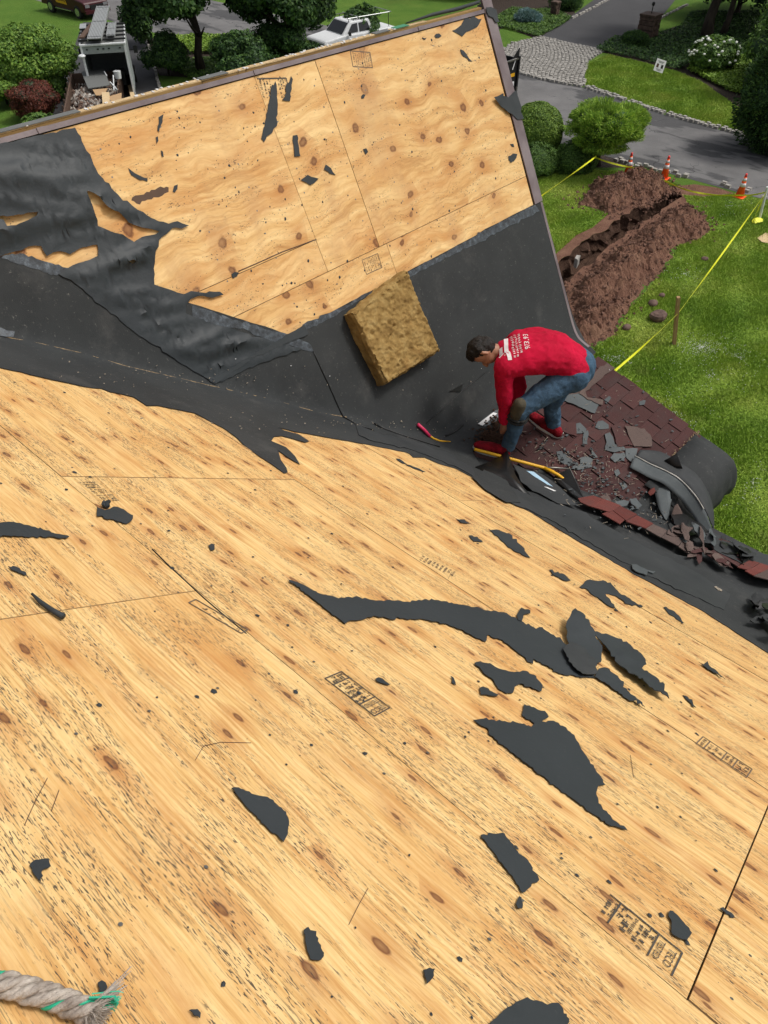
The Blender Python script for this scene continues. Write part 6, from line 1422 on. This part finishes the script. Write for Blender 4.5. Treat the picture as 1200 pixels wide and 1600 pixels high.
def blob(name, parts, m, vox, smooth, parent=wk):
    mb = MB()
    for ch in parts:
        P_ = [Vector(q[0]) for q in ch]; r_ = [q[1] for q in ch]; Q = []; rr_ = []
        if len(P_) > 1:
            for i in range(len(P_)-1):
                n = max(2, int((P_[i+1]-P_[i]).length/.02))
                for k in range(n): Q.append(P_[i].lerp(P_[i+1], k/n)); rr_.append(r_[i]+(r_[i+1]-r_[i])*k/n)
            Q.append(P_[-1]); rr_.append(r_[-1]); mb.tube(Q, rr_, 14)
        for p_, q in zip(P_, r_): mb.ball(p_, q, 14, 10)
    o = mb.build(name, m, parent, True); rm = o.modifiers.new('r', 'REMESH'); rm.mode = 'VOXEL'; rm.voxel_size = vox; rm.use_smooth_shade = True
    s_ = o.modifiers.new('s', 'SMOOTH'); s_.iterations = smooth; s_.factor = .6
    if name in ('jersey', 'jeans', 'hair'):
        for sz, st_ in (((.085, .020), (.030, .007)) if name != 'hair' else ((.018, .012),)):
            tx_ = bpy.data.textures.new(name+'_folds', 'CLOUDS'); tx_.noise_scale = sz; tx_.noise_depth = 1
            d_ = o.modifiers.new('folds', 'DISPLACE'); d_.texture = tx_; d_.strength = st_; d_.mid_level = .5; d_.texture_coords = 'GLOBAL'
    return o
cdir = (head-neck[0]).normalized(); fdir = (Vector((0, 0, -1)) + lat*.25 + f*-.1); fdir = (fdir-cdir*fdir.dot(cdir)).normalized(); sdir = cdir.cross(fdir)
hd = [[(head, .082), (head+cdir*.025, .084)], [(head+fdir*.03-cdir*.035, .068), (head+fdir*.05-cdir*.075, .036)], [(head+fdir*.095-cdir*.02, .016), (head+fdir*.110-cdir*.04, .014)],
      [(head+sdir*.085-cdir*.015-fdir*.01, .012), (head+sdir*.092+cdir*.018-fdir*.015, .015), (head+sdir*.09+cdir*.03-fdir*.01, .010)], [(head-sdir*.085-cdir*.015-fdir*.01, .012), (head-sdir*.092+cdir*.018-fdir*.015, .015)]]
def hand(w_, h_, side, curl):
    d = (h_-w_).normalized(); s_ = d.cross(lat).normalized(); pal = d.cross(s_); out = [[(w_, .026), (w_+d*.03, .031), (w_+d*.06+s_*.012, .026)], [(w_+d*.05-s_*.02, .024)]]
    base = w_+d*.085
    for k, L in enumerate((.070, .080, .074, .058)):
        o_ = (k-1.5)*.019; b = base+s_*o_; c = b+d*L*.45+pal*curl*.008; e = c+d*L*.30+pal*curl*.030; g = e+d*L*.10+pal*curl*.035; out.append([(w_+d*.06+s_*o_, .011), (b, .0095), (c, .009), (e, .0085), (g, .007)])
    th = w_+d*.03-s_*.022; out.append([(th, .013), (th+d*.03-s_*.026+pal*curl*.01, .0105), (th+d*.055-s_*.022+pal*curl*.03, .009)]); return out
legsB = [[(hipL, .07), (kL, .048), (aL, .035), (footL[0], .03), (footL[2], .025)], [(hipR, .07), (kR, .048), (aR, .035), (footR[0], .03), (footR[2], .025)]]
torsoB = [[(p_, .09) for p_ in spine], [(shL, .045), (shR, .045)]]; armsB = [[(shL, .04), (elL, .034), (wrL, .026)], [(shR, .04), (elR, .034), (wrR, .026)]]
blob('body', hd+[[(neck[0], .058), (neck[1], .055), (head-cdir*.03-fdir*.01, .056)]]+legsB+torsoB+armsB+hand(wrL, haL, 1, 1)+hand(wrR, haR, 1, 1), M['skin'], .0065, 2)
hairp = []
for a in range(26):
    v = Vector((rng.normal(), rng.normal(), rng.normal())).normalized(); v = cdir*v.x+fdir*v.y+sdir*v.z
    if v.dot(fdir) < .35 + .5*v.dot(cdir) and not (v.dot(cdir) < -.45): hairp.append([(head+cdir*.022-fdir*.006+v*.064, .036+.008*rng.random())])
hairp += [[(head+cdir*.034-fdir*.012, .087)], [(head+cdir*.075+fdir*.035, .050)], [(head-cdir*.01-fdir*.028, .078)]]
blob('hair', hairp, M['hair'], .007, 2)
L_l = lat*.095
shirtp = [[(spine[0]+f*.0+UP*.01, .138), (spine[1], .142), (spine[2], .134), (spine[3], .132), (spine[4], .108)],
          [(spine[0]+L_l*.7, .118), (spine[1]+L_l*.75, .12), (spine[2]+L_l, .122), (spine[3]+L_l*1.1, .112), (shL+f*-.01, .088)], [(spine[0]-L_l*.7, .118), (spine[1]-L_l*.75, .12), (spine[2]-L_l, .122), (spine[3]-L_l*1.1, .112), (shR+f*-.01, .088)],
          [(spine[0]+UP*-.05, .11), (spine[1]-UP*.075, .10), (spine[2]-UP*.10, .085), (spine[3]-UP*.08, .09)],
          [(shL, .078), (elL, .058), (wrL+(elL-wrL)*.12, .040)], [(shR, .078), (elR, .056), (wrR+(elR-wrR)*.12, .038)],
          [(neck[0]+f*.0, .078), (neck[0].lerp(neck[1], .35), .064)]]
SHIRT = blob('jersey', shirtp, M['shirt'], .0095, 4)
jeansp = [[(spine[0]-f*.035-UP*.02, .148)], [(hipL-f*.02, .125), (hipR-f*.02, .125)], [(hipL-f*.045-UP*.0, .11), (hipR-f*.045, .11)],
          [(hipL, .118), (hipL.lerp(kL, .45), .098), (kL, .070), (kL.lerp(aL, .35), .068), (aL.lerp(kL, .1), .054), (aL-UP*.02, .056)],
          [(hipR, .118), (hipR.lerp(kR, .5), .092), (kR, .072), (kR.lerp(aR, .4), .066), (aR.lerp(kR, .1), .054), (aR-UP*.015, .056)],
          [(hipc, .13)]]
blob('jeans', jeansp, M['denim'], .0085, 3)
def shoe(ft, ank):
    d = (ft[2]-ft[0]).normalized(); s_ = d.cross(UP).normalized(); u_ = s_.cross(d)
    o = blob('shoe', [[(ft[0]-d*.015, .040), (ft[1], .043), (ft[2]-d*.01, .034), (ft[2]+d*.02-UP*.004, .026)], [(ft[1]+s_*.012, .036), (ft[2]+s_*.014, .028)], [(ft[1]-s_*.012, .036), (ft[2]-s_*.014, .028)], [(ft[0]+u_*.01, .043), (ft[0].lerp(ank, .7), .045)]], M['shoe'], .006, 3)
    out = []
    for k in range(20):
        th = 2*math.pi*k/20; c, s2_ = math.cos(th), math.sin(th); L = (ft[2]-ft[0]).length; q = (ft[0]+ft[2])/2+d*(c*(L/2+.045))+s_*(s2_*(.050+.006*c))-u_*.046; out.append(q)
    MB().prism(out, u_*.026).build('sole', M['sole'], o, bevel=.004); MB().tube([ft[0]-d*.05+u_*.0, ft[0]-d*.055+u_*.03], .004, 6).build('heel_tab', M['sole'], o); return o
shoe(footL, aL); shoe(footR, aR)
kd = (J(803, 640, 4.5)-kL).normalized(); sh_d = (aL-kL).normalized()
o = blob('knee_pad', [[(kL+kd*.035-sh_d*.055, .050), (kL+kd*.04+sh_d*.03, .054), (kL+kd*.03+sh_d*.085, .046)]], M['pad'], .007, 3)
mb = MB(); sxx = sh_d.orthogonal().normalized(); syy = sh_d.cross(sxx)
for off in (.055, .085): mb.tube([kL+sh_d*off+(sxx*math.cos(a)+syy*math.sin(a))*.0745 for a in [2*math.pi*i/18 for i in range(19)]], .011, 6)
mb.build('knee_strap', M['strap'], wk, True)
belt = None
# print on the back of the jersey, projected onto the cloth
bpy.context.view_layer.update(); dg = bpy.context.evaluated_depsgraph_get(); ev = SHIRT.evaluated_get(dg); mev = ev.to_mesh()
bvh = BVHTree.FromPolygons([SHIRT.matrix_world @ v.co for v in mev.vertices], [tuple(p.vertices) for p in mev.polygons])
def onback(px, py, h=.003):
    r = ray(px, py).normalized(); loc, n, i, d_ = bvh.ray_cast(CAM, r); 
    if loc is None: loc = CAM + ray(px, py)*5.6; n = UP
    return loc + n*h if n.dot(r) < 0 else loc-n*h
# local frame of the print: reading direction runs away from the camera, letter tops towards the neck
def drape(verts, faces, name, c, X, Y):
    out = []
    for (x, y) in verts:
        p = c + X*x + Y*y; o_ = p+UP*.5; loc, n, i, d_ = bvh.ray_cast(o_, -UP)
        if loc is None or (loc-p).length > .22: loc = out[-1] if out else p; n = None
        out.append(loc + (n if n and n.z > 0 else Vector())*.003)
    return obj(name, out, faces, M['print'], SHIRT)
pc_ = onback(823, 534); X_ = (FH*1.0).normalized(); Y_ = (f*1.0).normalized()
def tdrape(body, size, c, name, sx=1.0):
    me = text_mesh(body, size); me2 = [(v.co.x*sx, v.co.y) for v in me.vertices]; fs_ = [tuple(p.vertices) for p in me.polygons]; drape(me2, fs_, name, c, X_, Y_); bpy.data.meshes.remove(me)
tdrape('973.93', .052, pc_ + f*-.0, 'phone_number', 1.15)
def rowmarks(off, n, h, w_, name='small_print'):
    vs_, fs_ = [], []; rr = random.Random(int(off*1000))
    for k in range(n):
        u = (k/(n-1)-.5)*w_
        for j in range(2):
            a = u+rr.uniform(-.003, .003)+j*.006; b = rr.uniform(-h/2, 0); q = len(vs_); vs_ += [(a, off+b), (a+.0035, off+b), (a+.0035, off+b+h*.7), (a, off+b+h*.7)]; fs_.append((q, q+1, q+2, q+3))
        if rr.random() < .6: q = len(vs_); vs_ += [(u, off), (u+.011, off), (u+.011, off+.004), (u, off+.004)]; fs_.append((q, q+1, q+2, q+3))
    drape(vs_, fs_, name, pc_, X_, Y_)
rowmarks(.045, 11, .020, .20); rowmarks(.068, 13, .018, .24); rowmarks(.092, 13, .020, .25)
def quads(name, Q): vs_ = [v for q in Q for v in q]; drape(vs_, [tuple(range(4*i, 4*i+4)) for i in range(len(Q))], name, pc_, X_, Y_)
bq = []
for k in range(12): u0, u1 = -.14+.26*k/12, -.14+.26*(k+1)/12; c0b, c1b = .008*math.cos(u0*14), .008*math.cos(u1*14); bq.append([(u0, .118+c0b), (u1, .118+c1b), (u1, .146+c1b), (u0, .146+c0b)])
quads('banner', bq); quads('emblem', [[(-.10, .160), (-.085, .155), (-.045, .195), (-.06, .20)], [(-.045, .155), (-.03, .16), (-.085, .20), (-.10, .195)], [(-.03, .165), (.02, .165), (.02, .185), (-.03, .185)]])
ev.to_mesh_clear()
